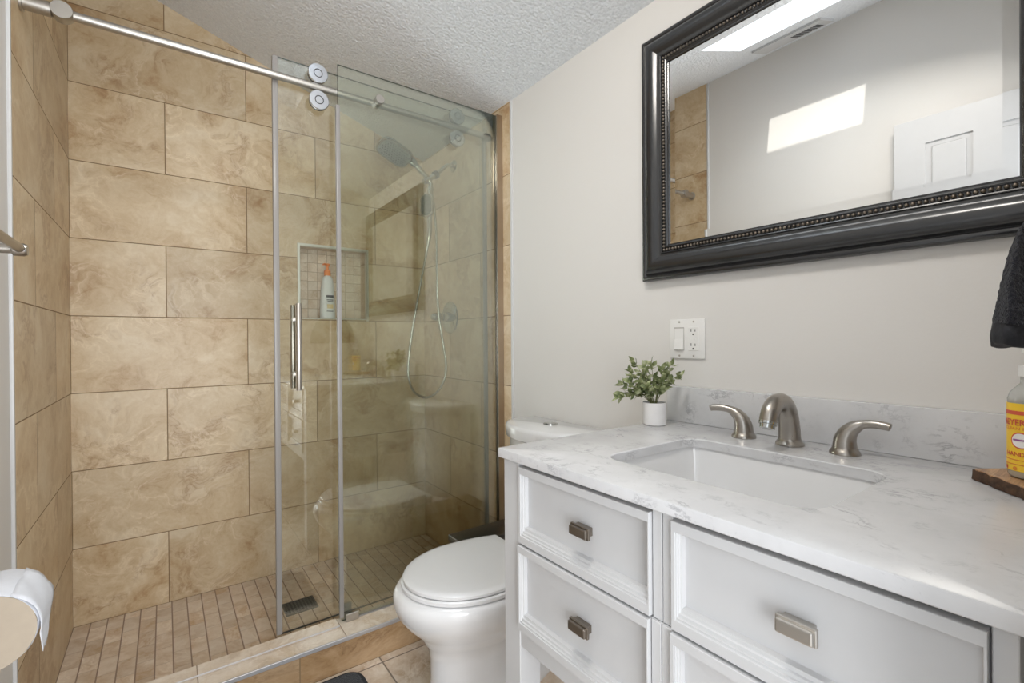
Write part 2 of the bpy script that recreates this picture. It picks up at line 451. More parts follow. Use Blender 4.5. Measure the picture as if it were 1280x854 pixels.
# sloped ceiling with the skylight well cut through it
SX0, SX1, SY0, SY1, SH = 0.35, 0.875, -1.735, -1.266, 0.30
bm = newbm()
def slab(x0, x1, y0, y1):
    add_prism(bm, [(x0, y0, ceil_z(x0)), (x1, y0, ceil_z(x1)), (x1, y0, ceil_z(x1) + SH), (x0, y0, ceil_z(x0) + SH)], (0, y1 - y0, 0))
slab(-0.12, SX0, YF - 0.13, 0.14); slab(SX1, W + 0.12, YF - 0.13, 0.14)
slab(SX0, SX1, YF - 0.13, SY0); slab(SX0, SX1, SY1, 0.14)
struct(obj('ceiling', bm, M['ceiling'], smooth=False))
# skylight
bm = newbm()
def sky_bar(x0, x1, y0, y1, h0, h1):
    add_prism(bm, [(x0, y0, ceil_z(x0) + h0), (x1, y0, ceil_z(x1) + h0), (x1, y0, ceil_z(x1) + h1), (x0, y0, ceil_z(x0) + h1)], (0, y1 - y0, 0))
for a in ((SX0 - 0.05, SX0, SY0 - 0.05, SY1 + 0.05), (SX1, SX1 + 0.05, SY0 - 0.05, SY1 + 0.05), (SX0, SX1, SY0 - 0.05, SY0), (SX0, SX1, SY1, SY1 + 0.05)):
    sky_bar(*a, SH, SH + 0.05)
w1 = struct(obj('window_1', bm, M['white_trim'], smooth=False))
bm = newbm(); sky_bar(SX0, SX1, SY0, SY1, SH + 0.028, SH + 0.034)
obj('window_pane', bm, M['glass_sky'], w1, smooth=False)

# curb: tiled face, stone cap, metal edge trim
CY0, CY1, CZ = -0.880, -0.752, 0.112
bm = newbm()
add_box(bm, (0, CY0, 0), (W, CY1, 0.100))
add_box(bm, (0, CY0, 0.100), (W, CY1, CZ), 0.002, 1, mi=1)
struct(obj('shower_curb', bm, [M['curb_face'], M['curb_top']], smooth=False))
bm = newbm(); add_box(bm, (0.001, CY0 - 0.003, 0.100), (W - 0.001, CY0 + 0.004, CZ + 0.0015), 0.0012, 1)
M['alu_trim'] = metal('satin aluminium trim', (0.62, 0.61, 0.62), 0.55)
struct(obj('trim_1', bm, M['alu_trim'], smooth=False))
bm = newbm(); add_box(bm, (0.001, -0.812, CZ), (0.785, -0.758, CZ + 0.008), 0.0015, 2)
struct(obj('trim_2', bm, M['curb_top'], smooth=False))
bm = newbm(); add_box(bm, (0.001, -0.8145, CZ + 0.0035), (0.785, -0.811, CZ + 0.0085), 0.0008, 1)
struct(obj('trim_7', bm, M['alu_trim'], smooth=False))
# white edge trims where the shower tile stops
bm = newbm(); add_box(bm, (-0.006, -0.880, 0), (0.003, -0.868, 2.655), 0.002, 2)
struct(obj('trim_3', bm, M['white_trim']))
bm = newbm(); add_box(bm, (W - 0.004, YT_R - 0.014, CZ), (W + 0.003, YT_R, 2.138), 0.002, 2)
struct(obj('trim_4', bm, M['white_trim'], smooth=False))
# niche edging
bm = newbm()
e = 0.011
for a, b in (((NX0 - e, -0.003, NZ0 - e), (NX0 + 0.002, 0.02, NZ1 + e)), ((NX1 - 0.002, -0.003, NZ0 - e), (NX1 + e, 0.02, NZ1 + e)), ((NX0, -0.003, NZ1 - 0.002), (NX1, 0.02, NZ1 + e)), ((NX0, -0.003, NZ0 - 0.005), (NX1, 0.02, NZ0 + 0.001))):
    add_box(bm, a, b, 0.001, 1)
struct(obj('trim_5', bm, metal('satin aluminium', (0.72, 0.73, 0.71), 0.35), smooth=False))
bm = newbm(); add_box(bm, (W - 0.010, -2.46, 0.0), (W + 0.002, -0.885, 0.085), 0.002, 1); struct(obj('baseboard_right', bm, M['white_trim'], smooth=False))
bm = newbm(); add_box(bm, (-0.004, -2.46, 0.0), (0.008, -0.99, 0.085), 0.002, 1); struct(obj('baseboard_left', bm, M['white_trim'], smooth=False))
# doorway casing
bm = newbm()
add_box(bm, (DX1 - 0.006, YF - 0.12, 0), (DX1 + 0.012, YF, DZ)); add_box(bm, (DX0, YF - 0.12, DZ - 0.012), (DX1, YF, DZ + 0.012))
struct(obj('trim_6', bm, M['white_trim'], smooth=False))

# open white panel door lying against the left wall
bm = newbm()
dx0, dx1 = 0.012, 0.047
add_box(bm, (dx0, -2.46, 0.01), (dx1 - 0.006, -1.80, 2.05))
def stile(y0, y1, z0, z1): add_box(bm, (dx1 - 0.007, y0, z0), (dx1, y1, z1))
ys = [-2.46, -2.355, -2.205, -2.055, -1.907, -1.80]
stile(ys[0], ys[1], 0.01, 2.05); stile(ys[2], ys[3], 0.01, 2.05); stile(ys[4], ys[5], 0.01, 2.05)
zs = [(0.01, 0.24), (0.78, 0.95), (1.50, 1.60), (1.94, 2.05)]
for y0, y1 in ((ys[1], ys[2]), (ys[3], ys[4])):
    for z0, z1 in zs: stile(y0, y1, z0, z1)
    for z0, z1 in ((0.24, 0.78), (0.95, 1.50), (1.60, 1.94)):
        add_box(bm, (dx1 - 0.007, y0 + 0.02, z0 + 0.02), (dx1 - 0.002, y1 - 0.02, z1 - 0.02), 0.004, 2)
d1 = struct(obj('door_1', bm, M['white_paint'], smooth=False))
bm = newbm()
add_lathe(bm, (dx1 - 0.001, -1.865, 0.95), (1, 0, 0), [(0, 0.030), (0.006, 0.030), (0.008, 0.012), (0.03, 0.012), (0.035, 0.024), (0.05, 0.027), (0.06, 0.02), (0.062, 0.0)], 24)
obj('door_knob', bm, M['nickel_faucet'], d1)

# ceiling exhaust vent
vx0, vx1, vy0, vy1 = 0.085, 0.235, -1.58, -1.265
v = thing('ceiling_vent', 'white ceiling exhaust vent with slotted grille, seen in the mirror beside the skylight', 'vent', (0.16, -1.42, ceil_z(0.16)))
bm = newbm()
def vent_plate(x0, x1, y0, y1, h0, h1):
    add_prism(bm, [(x0, y0, ceil_z(x0) - h0), (x1, y0, ceil_z(x1) - h0), (x1, y0, ceil_z(x1) - h1), (x0, y0, ceil_z(x0) - h1)], (0, y1 - y0, 0))
vent_plate(vx0, vx1, vy0, vy1, 0.0, 0.012)
obj('cover', bm, M['white_paint'], v, smooth=False)
bm = newbm()
for k in range(10):
    y = -1.545 + k * 0.0125
    vent_plate(0.105, 0.180, y, y + 0.007, 0.0115, 0.0135)
obj('slots', bm, M['vent_dark'], v, smooth=False)

# ------------------------------------------------------------------ sliding shower door, fixed panel, rail
def glass_slab(x0, x1, y0, y1, z0, z1):
    bm = newbm(); add_box(bm, (x0, y0, z0), (x1, y1, z1))
    for f in bm.faces:
        if abs(f.calc_center_median().y - (y0 + y1) / 2) < 1e-4: f.material_index = 1
    return bm
RZ, RY = 2.003, -0.765
dr = thing('shower_door', 'clear frameless sliding glass shower door pushed open behind the fixed panel', 'shower door', (0.95, -0.742, 0.121))
obj('glass_panel', glass_slab(0.604, 1.446, -0.746, -0.738, 0.121, 2.078), [M['glass_door'], M['glass_edge']], dr, smooth=False)
bm = newbm(); add_box(bm, (0.596, -0.750, 0.121), (0.614, -0.734, 2.078), 0.003, 2)
obj('edge_seal', bm, M['seal'], dr)
bm = newbm(); add_box(bm, (1.436, -0.7495, 0.121), (1.452, -0.7345, 2.0), 0.003, 2)
obj('edge_seal', bm, M['seal'], dr)
bm = newbm(); add_box(bm, (0.608, -0.7435, 0.1175), (1.444, -0.7405, 0.123), 0.0008, 1)
obj('bottom_sweep', bm, M['black_rubber'], dr)
roller_src = None
for rx, rz in ((0.745, RZ + 0.0465), (0.748, RZ - 0.0465), (1.318 - 0.035, RZ + 0.0465), (1.318 - 0.035, RZ - 0.0465)):
    pass
def roller(rx, rz):
    bm = newbm()
    add_lathe(bm, (rx, -0.7465, rz), (0, -1, 0), [(0, 0.012), (0.007, 0.012), (0.0075, 0.031), (0.0195, 0.0325), (0.021, 0.0335)], 40, 1)
    add_lathe(bm, (rx, -0.7675, rz), (0, -1, 0), [(0, 0.0335), (0.005, 0.0335), (0.007, 0.0318), (0.0072, 0.0)], 40)
    r = obj('roller', bm, [M['steel_polished'], M['black_rubber']], dr)
    bm = newbm()
    add_lathe(bm, (rx, -0.7744, rz), (0, -1, 0), [(0, 0.0150), (0.0007, 0.0150), (0.0007, 0.0122), (0.0, 0.0122)], 32, 0, False)
    obj('ring', bm, M['black_rubber'], r)
    return r
for rx, rz in ((0.738, RZ + 0.046), (0.741, RZ - 0.046), (1.293, RZ + 0.046), (1.293, RZ - 0.046)): roller(rx, rz)
def handle_bar(y, label=None):
    bm = newbm()
    add_tube(bm, [(0.664, y, 0.948), (0.664, y, 0.950), (0.664, y, 1.240), (0.664, y, 1.242)], [0.0085, 0.0095, 0.0095, 0.0085], 24)
    for z in (1.000, 1.190):
        add_lathe(bm, (0.664, y, z), (0, (1 if y < -0.742 else -1), 0), [(0, 0.006), (abs(y + 0.742) - 0.006, 0.006), (abs(y + 0.742) - 0.006, 0.010), (abs(y + 0.742) - 0.003, 0.010)], 20)
    return obj('handle', bm, M['nickel_v'], dr)
handle_bar(-0.790); handle_bar(-0.697)

fp = thing('fixed_shower_panel', 'fixed green tinted glass shower panel held by the wall channel beside the toilet', 'glass panel', (1.14, -0.785, 0.112))
obj('glass_panel', glass_slab(0.800, 1.478, -0.789, -0.781, 0.118, 2.094), [M['glass_fixed'], M['glass_edge']], fp, smooth=False)
bm = newbm(); add_box(bm, (0.792, -0.7925, 0.130), (0.807, -0.7775, 1.95), 0.003, 2); obj('edge_seal', bm, M['seal'], fp)
bm = newbm()
add_prism(bm, [(1.474, -0.797, CZ), (W - 0.0005, -0.797, CZ), (W - 0.0005, -0.773, CZ), (1.474, -0.773, CZ), (1.474, -0.780, CZ), (1.480, -0.780, CZ), (1.480, -0.790, CZ), (1.474, -0.790, CZ)], (0, 0, 1.985))
obj('wall_channel', bm, M['channel'], fp, smooth=False)
bm = newbm(); add_box(bm, (0.812, -0.797, CZ), (0.858, -0.789, 0.140), 0.0015, 1); add_box(bm, (0.812, -0.781, CZ), (0.850, -0.752, 0.118), 0.0015, 1); add_box(bm, (0.812, -0.7375, CZ), (0.850, -0.731, 0.150), 0.0015, 1); add_box(bm, (0.812, -0.757, CZ), (0.850, -0.731, 0.1165), 0.0015, 1)
obj('door_guide', bm, M['nickel'], fp, smooth=False)
bm = newbm(); add_box(bm, (0.86, -0.788, CZ), (1.474, -0.782, 0.119), 0.001, 1); obj('bottom_seal', bm, M['seal'], fp, smooth=False)

rl = thing('shower_door_rail', 'round brushed nickel sliding rail spanning the shower opening', 'rail', (0.75, RY, RZ))
bm = newbm(); add_tube(bm, [(0.05, RY, RZ), (1.46, RY, RZ)], 0.0125, 28); obj('bar', bm, M['nickel'], rl)
bm = newbm()
add_lathe(bm, (0.0, RY, RZ), (1, 0, 0), [(0.0005, 0.024), (0.006, 0.024), (0.0065, 0.0185), (0.060, 0.0185), (0.062, 0.0135)], 32)
add_lathe(bm, (0.082, RY + 0.012, RZ), (0, -1, 0), [(0, 0.0235), (0.030, 0.0235), (0.032, 0.0225), (0.0322, 0)], 36)
obj('wall_bracket', bm, M['nickel'], rl)
bm = newbm()
add_lathe(bm, (W, RY, RZ - 0.004), (-1, 0, 0), [(0.0005, 0.014), (0.012, 0.016), (0.02, 0.012), (0.03, 0.009), (0.045, 0.011), (0.052, 0.017), (0.075, 0.019), (0.088, 0.016), (0.09, 0.0125)], 28)
add_lathe(bm, (W - 0.068, RY, RZ + 0.014), (0, 0, 1), [(0, 0.006), (0.014, 0.006), (0.014, 0.010), (0.024, 0.010), (0.025, 0.0)], 20)
obj('wall_bracket', bm, M['nickel_faucet'], rl)
bm = newbm()
add_lathe(bm, (0.948, RY + 0.008, RZ), (0, -1, 0), [(0, 0.015), (0.0155, 0.015), (0.0155, 0.013), (0.016, 0.013)], 28)
add_lathe(bm, (0.948, -0.7895, RZ + 0.004), (0, -1, 0), [(0, 0.0165), (0.016, 0.0165), (0.018, 0.0155), (0.0182, 0)], 32)
obj('panel_bolt', bm, M['nickel'], rl)

# ------------------------------------------------------------------ shower fittings
ya = -0.36
sh = thing('overhead_shower', 'wide rounded shower head on its angled arm, high on the shower side wall', 'shower head', (W, ya, 2.005))
bm = newbm(); add_lathe(bm, (W, ya, 2.007), (-1, 0, 0), [(0.0005, 0.030), (0.004, 0.029), (0.010, 0.018), (0.012, 0.013)], 32); obj('wall_flange', bm, M['chrome'], sh)
bm = newbm(); add_tube(bm, spline([(W - 0.008, ya, 2.007), (1.485, ya, 2.008), (1.462, ya, 2.000), (1.43, ya, 1.970), (1.405, ya, 1.945)], 8), 0.0095, 18); obj('arm', bm, M['chrome'], sh)
bm = newbm()
dv = Vector((-0.80, 0, -0.60)).normalized()
add_lathe(bm, (1.412, ya, 1.951), dv, [(0, 0.014), (0.004, 0.019), (0.024, 0.019), (0.028, 0.015)], 28); obj('swivel_collar', bm, M['black_plastic'], sh)
bm = newbm()
add_lathe(bm, Vector((1.393, ya, 1.937)), dv, [(0, 0.0135), (0.055, 0.0145), (0.070, 0.0145), (0.074, 0.011)], 26)
add_lathe(bm, (1.362, ya - 0.002, 1.912), (0.25, -0.1, -1), [(0, 0.012), (0.03, 0.012), (0.032, 0.009)], 20)
obj('diverter', bm, M['chrome'], sh)
bm = newbm()
nk = [(1.366, ya, 1.915), (1.330, ya, 1.937), (1.292, ya, 1.968), (1.262, ya, 1.992)]
add_tube(bm, spline(nk, 6), [(0.0125, 0.0125)] * 7 + [(0.012, 0.014)] * 6 + [(0.012, 0.020)] * 6, 20)
obj('neck', bm, M['chrome'], sh)
# head plate: rounded rectangle facing down towards the middle of the shower
hu = Vector((-0.155, -0.02, 0.062)).normalized()                 # along the head
hn = Vector((-0.34, -0.42, -0.84)); hn = (hn - hu * hn.dot(hu)).normalized()   # spray direction
hw = hn.cross(hu).normalized()
hc = Vector((1.184, ya - 0.005, 2.005))
def rr_ring(c, hx, hy, r): return [c + hu * a + hw * b for a, b in rrect(0, 0, hx, hy, r, 7)]
bm = newbm()
add_loft(bm, [rr_ring(hc - hn * 0.016, 0.060, 0.040, 0.03), rr_ring(hc - hn * 0.012, 0.076, 0.052, 0.036), rr_ring(hc - hn * 0.002, 0.084, 0.058, 0.04), rr_ring(hc + hn * 0.006, 0.084, 0.058, 0.04), rr_ring(hc + hn * 0.009, 0.080, 0.054, 0.037)])
hd = obj('spray_head', bm, M['chrome'], sh)
bm = newbm()
add_loft(bm, [rr_ring(hc + hn * 0.0085, 0.076, 0.050, 0.034), rr_ring(hc + hn * 0.0105, 0.074, 0.048, 0.033)])
for i in range(-5, 6):
    for j in range(-3, 4):
        a, b = i * 0.0128 + (0.0064 if j % 2 else 0), j * 0.0125
        if abs(a) > 0.068 or (abs(a) > 0.055 and abs(b) > 0.03): continue
        add_lathe(bm, hc + hn * 0.010 + hu * a + hw * b, hn, [(0, 0.0032), (0.0032, 0.0022)], 7, 1)
obj('nozzle_face', bm, [plain('grey nozzle plate', (0.27, 0.27, 0.255), 0.75, spec=0.2), M['black_rubber']], hd)

hs = thing('hand_shower', 'chrome hand shower hanging upright below the shower head with a looping hose', 'hand shower', (1.335, ya - 0.03, 1.75))
yh = ya - 0.026
bm = newbm()
hp = [(1.362, yh, 1.885), (1.356, yh, 1.85), (1.350, yh, 1.80), (1.350, yh, 1.74), (1.352, yh, 1.68), (1.350, yh, 1.63), (1.345, yh, 1.600)]
add_tube(bm, spline(hp, 6), [(0.010, 0.010)] * 4 + [(0.014, 0.017)] * 8 + [(0.014, 0.018)] * 8 + [(0.012, 0.0125)] * 9 + [(0.011, 0.011)] * 8, 20)
obj('handle', bm, M['chrome'], hs)
hdir = Vector((-0.80, -0.60, 0.0)).normalized()
bm = newbm()
oc = Vector((1.338, yh - 0.006, 1.772))
su, sv = Vector((0, 0, 1)), hdir.cross(Vector((0, 0, 1))).normalized()
def hring(d, a, b, r): return [oc + hdir * d + su * p + sv * q for p, q in rrect(0, 0, a, b, r, 6)]
add_loft(bm, [hring(-0.014, 0.040, 0.020, 0.018), hring(-0.004, 0.058, 0.033, 0.030), hring(0.008, 0.060, 0.035, 0.032), hring(0.012, 0.056, 0.032, 0.029)])
h2 = obj('spray_head', bm, M['chrome'], hs)
bm = newbm()
add_loft(bm, [hring(0.0115, 0.052, 0.028, 0.026), hring(0.014, 0.050, 0.026, 0.024)])
for i in range(-4, 5):
    for j in range(-2, 3):
        if abs(i) == 4 and abs(j) == 2: continue
        add_lathe(bm, oc + hdir * 0.0135 + su * (i * 0.0105) + sv * (j * 0.0095), hdir, [(0, 0.0028), (0.0028, 0.002)], 6, 1)
obj('nozzle_face', bm, [plain('dark nozzle plate', (0.12, 0.125, 0.12), 0.4), M['black_rubber']], h2)
hose = [(1.345, yh, 1.605), (1.336, -0.375, 1.53), (1.302, -0.365, 1.345), (1.271, -0.36, 1.175), (1.250, -0.36, 1.038), (1.246, -0.36, 0.945), (1.273, -0.36, 0.868), (1.336, -0.36, 0.832), (1.396, -0.36, 0.852), (1.440, -0.36, 0.914), (1.451, -0.36, 0.986), (1.436, -0.36, 1.092), (1.416, -0.36, 1.21), (1.405, -0.36, 1.339), (1.403, -0.36, 1.503), (1.400, -0.36, 1.666), (1.390, -0.36, 1.780), (1.374, -0.361, 1.868), (1.370, -0.363, 1.884)]
bm = newbm()
hp2 = spline(hose, 26)
add_tube(bm, hp2, [0.0066 if k % 2 else 0.0058 for k in range(len(hp2))], 12)
add_tube(bm, [hp2[0], hp2[14]], [0.0095, 0.0075], 14)
add_tube(bm, [hp2[-1], hp2[-20]], [0.0095, 0.008], 14)
obj('hose', bm, M['chrome'], hs)

vl = thing('shower_valve', 'round chrome shower valve with a lever handle on the tiled side wall', 'shower valve', (W, -0.312, 1.233))
bm = newbm(); add_lathe(bm, (W, -0.312, 1.233), (-1, 0, 0), [(0.0005, 0.082), (0.003, 0.083), (0.007, 0.080), (0.012, 0.060), (0.014, 0.04)], 48); obj('escutcheon', bm, M['chrome'], vl)
bm = newbm(); add_lathe(bm, (W - 0.012, -0.312, 1.235), (-1, 0, 0), [(0, 0.027), (0.020, 0.025), (0.034, 0.024), (0.036, 0.018), (0.046, 0.017), (0.050, 0.022), (0.080, 0.019), (0.095, 0.013), (0.098, 0.0)], 32)
hv = obj('handle', bm, M['chrome'], vl)
bm = newbm(); add_tube(bm, [(W - 0.062, -0.312, 1.225), (W - 0.064, -0.315, 1.195), (W - 0.066, -0.318, 1.175)], [0.006, 0.005, 0.004], 12); obj('lever', bm, M['chrome'], hv)

# shampoo bottle in the niche
bx, by, bz = 0.981, 0.045, NZ0
sb = thing('shampoo_bottle', 'white pump bottle with an orange pump standing in the shower niche', 'bottle', (bx, by, bz))
def oval(cx, cy, z, a, b, n=28, p=2.6):
    out = []
    for k in range(n):
        t_ = 2 * pi * k / n; c, s_ = cos(t_), sin(t_)
        out.append((cx + a * math.copysign(abs(c) ** (2 / p), c), cy + b * math.copysign(abs(s_) ** (2 / p), s_), z))
    return out
bm = newbm()
add_loft(bm, [oval(bx, by, bz + z, a, b) for z, a, b in ((0.0005, 0.034, 0.021), (0.003, 0.0375, 0.024), (0.06, 0.0370, 0.024), (0.14, 0.0325, 0.023), (0.195, 0.0275, 0.021), (0.212, 0.024, 0.018), (0.220, 0.014, 0.013), (0.224, 0.012, 0.012))])
obj('body', bm, M['bottle_white'], sb)
bm = newbm()
add_lathe(bm, (bx, by, bz + 0.222), (0, 0, 1), [(0, 0.0165), (0.026, 0.0160), (0.028, 0.012), (0.031, 0.0075), (0.050, 0.0065), (0.052, 0.0125), (0.062, 0.012), (0.064, 0.0)], 28)
add_tube(bm, [(bx, by, bz + 0.279), (bx - 0.018, by - 0.020, bz + 0.280), (bx - 0.028, by - 0.030, bz + 0.274)], [0.006, 0.005, 0.0042], 12)
obj('pump', bm, M['orange'], sb)
bm = newbm()
yl = by - 0.0245
for z0, z1, x0, x1, mi in ((0.108, 0.120, -0.012, 0.024, 0), (0.094, 0.098, -0.010, 0.022, 0), (0.086, 0.090, -0.006, 0.022, 0), (0.052, 0.074, -0.008, 0.022, 1), (0.036, 0.040, -0.010, 0.022, 0)):
    add_box(bm, (bx + x0, yl, bz + z0), (bx + x1, yl + 0.004, bz + z1), mi=mi)
obj('label', bm, [M['label_dark'], M['label_cream']], sb, smooth=False)

# floor drain
fd = thing('floor_drain', 'dark square grated drain in the shower floor behind the glass door', 'drain', (0.749, -0.368, 0.0))
bm = newbm()
hx, hy = 0.062, 0.052
for a, b in (((-hx, -hy), (hx, -hy + 0.006)), ((-hx, hy - 0.006), (hx, hy)), ((-hx, -hy), (-hx + 0.006, hy)), ((hx - 0.006, -hy), (hx, hy))):
    add_box(bm, (0.749 + a[0], -0.368 + a[1], 0.0), (0.749 + b[0], -0.368 + b[1], 0.005))
obj('frame', bm, M['steel_grate'], fd, smooth=False)
bm = newbm()
for k in range(-4, 5):
    add_box(bm, (0.749 + k * 0.0125 - 0.0022, -0.368 - hy + 0.006, 0.001), (0.749 + k * 0.0125 + 0.0022, -0.368 + hy - 0.006, 0.004))
for k in range(-3, 4):
    add_box(bm, (0.749 - hx + 0.006, -0.368 + k * 0.0125 - 0.0022, 0.001), (0.749 + hx - 0.006, -0.368 + k * 0.0125 + 0.0022, 0.0042))
obj('grate', bm, M['steel_grate'], fd, smooth=False)
bm = newbm(); add_box(bm, (0.749 - hx, -0.368 - hy, 0.0002), (0.749 + hx, -0.368 + hy, 0.0012)); obj('well', bm, M['black_plastic'], fd, smooth=False)

# ------------------------------------------------------------------ toilet
TY = -1.215
tl = thing('toilet', 'white round-front toilet with closed lid between vanity and shower', 'toilet', (1.1, TY, 0))
def egg(z, xf, xb, hw_, n=48, pf=2.0, pb=2.6, xm=None):
    xm = xm if xm is not None else xf + (xb - xf) * 0.46
    out = []
    for k in range(n):
        t_ = 2 * pi * k / n; c, s_ = cos(t_), sin(t_)
        if c >= 0: ex, a = pb, xb - xm
        else: ex, a = pf, xm - xf
        fx_ = math.copysign(abs(c) ** (2 / ex), c)
        out.append((xm + a * fx_, TY + hw_ * (1 - 0.34 * max(0, fx_) ** 1.2) * math.copysign(abs(s_) ** (2 / ex), s_), z))
    return out
bm = newbm()
prof = [(0.0, 0.930, 1.42, 0.118), (0.012, 0.928, 1.42, 0.120), (0.03, 0.936, 1.41, 0.114), (0.09, 0.942, 1.33, 0.101), (0.155, 0.940, 1.31, 0.100), (0.195, 0.930, 1.33, 0.108), (0.205, 0.921, 1.352, 0.120), (0.215, 0.918, 1.35, 0.123), (0.245, 0.893, 1.35, 0.143), (0.275, 0.864, 1.35, 0.163), (0.305, 0.842, 1.352, 0.178), (0.335, 0.831, 1.355, 0.187), (0.358, 0.831, 1.357, 0.190), (0.370, 0.840, 1.357, 0.186), (0.374, 0.852, 1.35, 0.178)]
add_loft(bm, [egg(z, a, b, h) for z, a, b, h in prof])
obj('bowl', bm, M['porcelain'], tl, angle=60)
def lid_outline(z, xf, xb, hw_, back_hw, n=36):
    """egg front, sides drawing in towards a straight back edge"""
    xm = 1.075; pts = []
    for k in range(n + 1):
        t_ = pi / 2 + pi * k / n
        c = cos(t_)
        pts.append((xm + (xm - xf) * c, TY + hw_ * sin(t_), z))
    m = 10
    for k in range(1, m + 1):
        s_ = k / m; w_ = hw_ + (back_hw - hw_) * (s_ ** 2.2)
        pts.append((xm + (xb - xm) * s_, TY - w_, z))
    for k in range(m, 0, -1):
        s_ = k / m; w_ = hw_ + (back_hw - hw_) * (s_ ** 2.2)
        pts.append((xm + (xb - xm) * s_, TY + w_, z))
    return pts
bm = newbm()
add_loft(bm, [lid_outline(0.3755, 0.862, 1.262, 0.179, 0.140), lid_outline(0.378, 0.857, 1.264, 0.185, 0.144), lid_outline(0.387, 0.857, 1.264, 0.185, 0.144), lid_outline(0.390, 0.861, 1.262, 0.181, 0.141)])
st = obj('seat', bm, M['seat_white'], tl)
bm = newbm()
add_loft(bm, [lid_outline(0.3915, 0.868, 1.266, 0.174, 0.140), lid_outline(0.3935, 0.863, 1.268, 0.179, 0.144), lid_outline(0.401, 0.863, 1.268, 0.179, 0.144), lid_outline(0.4055, 0.869, 1.266, 0.173, 0.140), lid_outline(0.4075, 0.884, 1.258, 0.160, 0.130), lid_outline(0.4085, 0.93, 1.23, 0.12, 0.10)])
ld = obj('lid', bm, M['seat_white'], tl)
for s_ in (-1, 1):
    bm = newbm(); add_tube(bm, [(1.274, TY + s_ * 0.055, 0.3835), (1.274, TY + s_ * 0.110, 0.3835)], 0.010, 16)
    obj('hinge', bm, M['seat_white'], tl)
def tank_ring(z, x0, x1, hw_, r): return [(a, b, z) for a, b in tankpts(x0, x1, hw_, r)]
def tankpts(x0, x1, hw_, r):
    """bowed front towards -x, square back"""
    pts = []; n = 24
    for k in range(n + 1):
        s_ = -1 + 2 * k / n
        bow = (1 - abs(s_) ** 2.6)
        pts.append((x0 + r * (1 - bow), TY + s_ * hw_))
    pts.append((x1, TY + hw_)); pts.append((x1, TY - hw_))
    return pts
bm = newbm()
add_loft(bm, [tank_ring(0.366, 1.325, 1.485, 0.150, 0.05), tank_ring(0.39, 1.312, 1.488, 0.168, 0.06), tank_ring(0.55, 1.304, 1.49, 0.178, 0.065), tank_ring(0.762, 1.298, 1.49, 0.183, 0.07)])
obj('tank', bm, M['porcelain'], tl)
bm = newbm()
add_loft(bm, [tank_ring(0.762, 1.290, 1.494, 0.192, 0.075), tank_ring(0.766, 1.284, 1.496, 0.197, 0.08), tank_ring(0.797, 1.281, 1.497, 0.200, 0.082), tank_ring(0.806, 1.285, 1.496, 0.197, 0.082), tank_ring(0.810, 1.297, 1.492, 0.188, 0.082)])
tk = obj('tank_lid', bm, M['porcelain'], tl, angle=50)
bm = newbm(); add_lathe(bm, (1.420, -1.206, 0.809), (0, 0, 1), [(0, 0.0265), (0.003, 0.0265), (0.0045, 0.0245), (0.0045, 0.0215), (0.003, 0.021), (0.0055, 0.020), (0.006, 0.0)], 36); obj('flush_button', bm, M['chrome'], tl)

# slim bin between the toilet and the curb
tc = thing('trash_can', 'slim dark stainless bin between the toilet and the shower curb', 'bin', (1.32, -0.985, 0))
bm = newbm(); add_box(bm, (1.176, -1.028, 0.004), (1.470, -0.905, 0.345), 0.012, 3); obj('body', bm, M['black_plastic'], tc)
bm = newbm(); add_box(bm, (1.164, -1.034, 0.347), (1.474, -0.902, 0.376), 0.005, 3); obj('lid', bm, M['steel_dark'], tc)

# bath mat
def mat_outline(z, gx):
    return [(a, b, z) for a, b in rrect(0.53, -1.17, 0.29 + gx, 0.262 + gx, 0.055 + gx, 10)]
bm = newbm()
add_loft(bm, [mat_outline(0.0005, -0.004), mat_outline(0.004, -0.0005), mat_outline(0.012, -0.0005), mat_outline(0.015, -0.005), mat_outline(0.014, -0.011)])
mt = obj('bath_mat', bm, M['mat_edge'], origin=(0.53, -1.17, 0)); tag(mt, 'dark grey bath mat with rounded corners on the floor tiles against the curb', 'bath mat')
bm = newbm(); add_loft(bm, [mat_outline(0.0135, -0.012), mat_outline(0.017, -0.013), mat_outline(0.0185, -0.02)]); obj('pile', bm, M['mat_cloth'], mt)

# ------------------------------------------------------------------ vanity
CT = 0.8775                   # countertop height
VX, VY0, VY1 = 0.905, -1.657, -2.442
va = thing('vanity_cabinet', 'white vanity cabinet with framed drawers and open legs under the quartz counter', 'cabinet', (1.2, -2.05, 0))
bm = newbm()
add_box(bm, (VX + 0.0085, -1.690, 0.469), (VX + 0.020, -2.435, 0.8555))
add_box(bm, (VX - 0.003, -1.690, 0.468), (VX + 0.010, -2.440, 0.5090), 0.001, 1)
add_box(bm, (VX - 0.004, -1.690, 0.6800), (VX + 0.010, -2.440, 0.6868), 0.001, 1)
add_box(bm, (VX + 0.020, -1.690, 0.469), (1.480, -2.430, 0.485))
add_box(bm, (1.480, -1.690, 0.469), (1.495, -2.430, 0.8555))
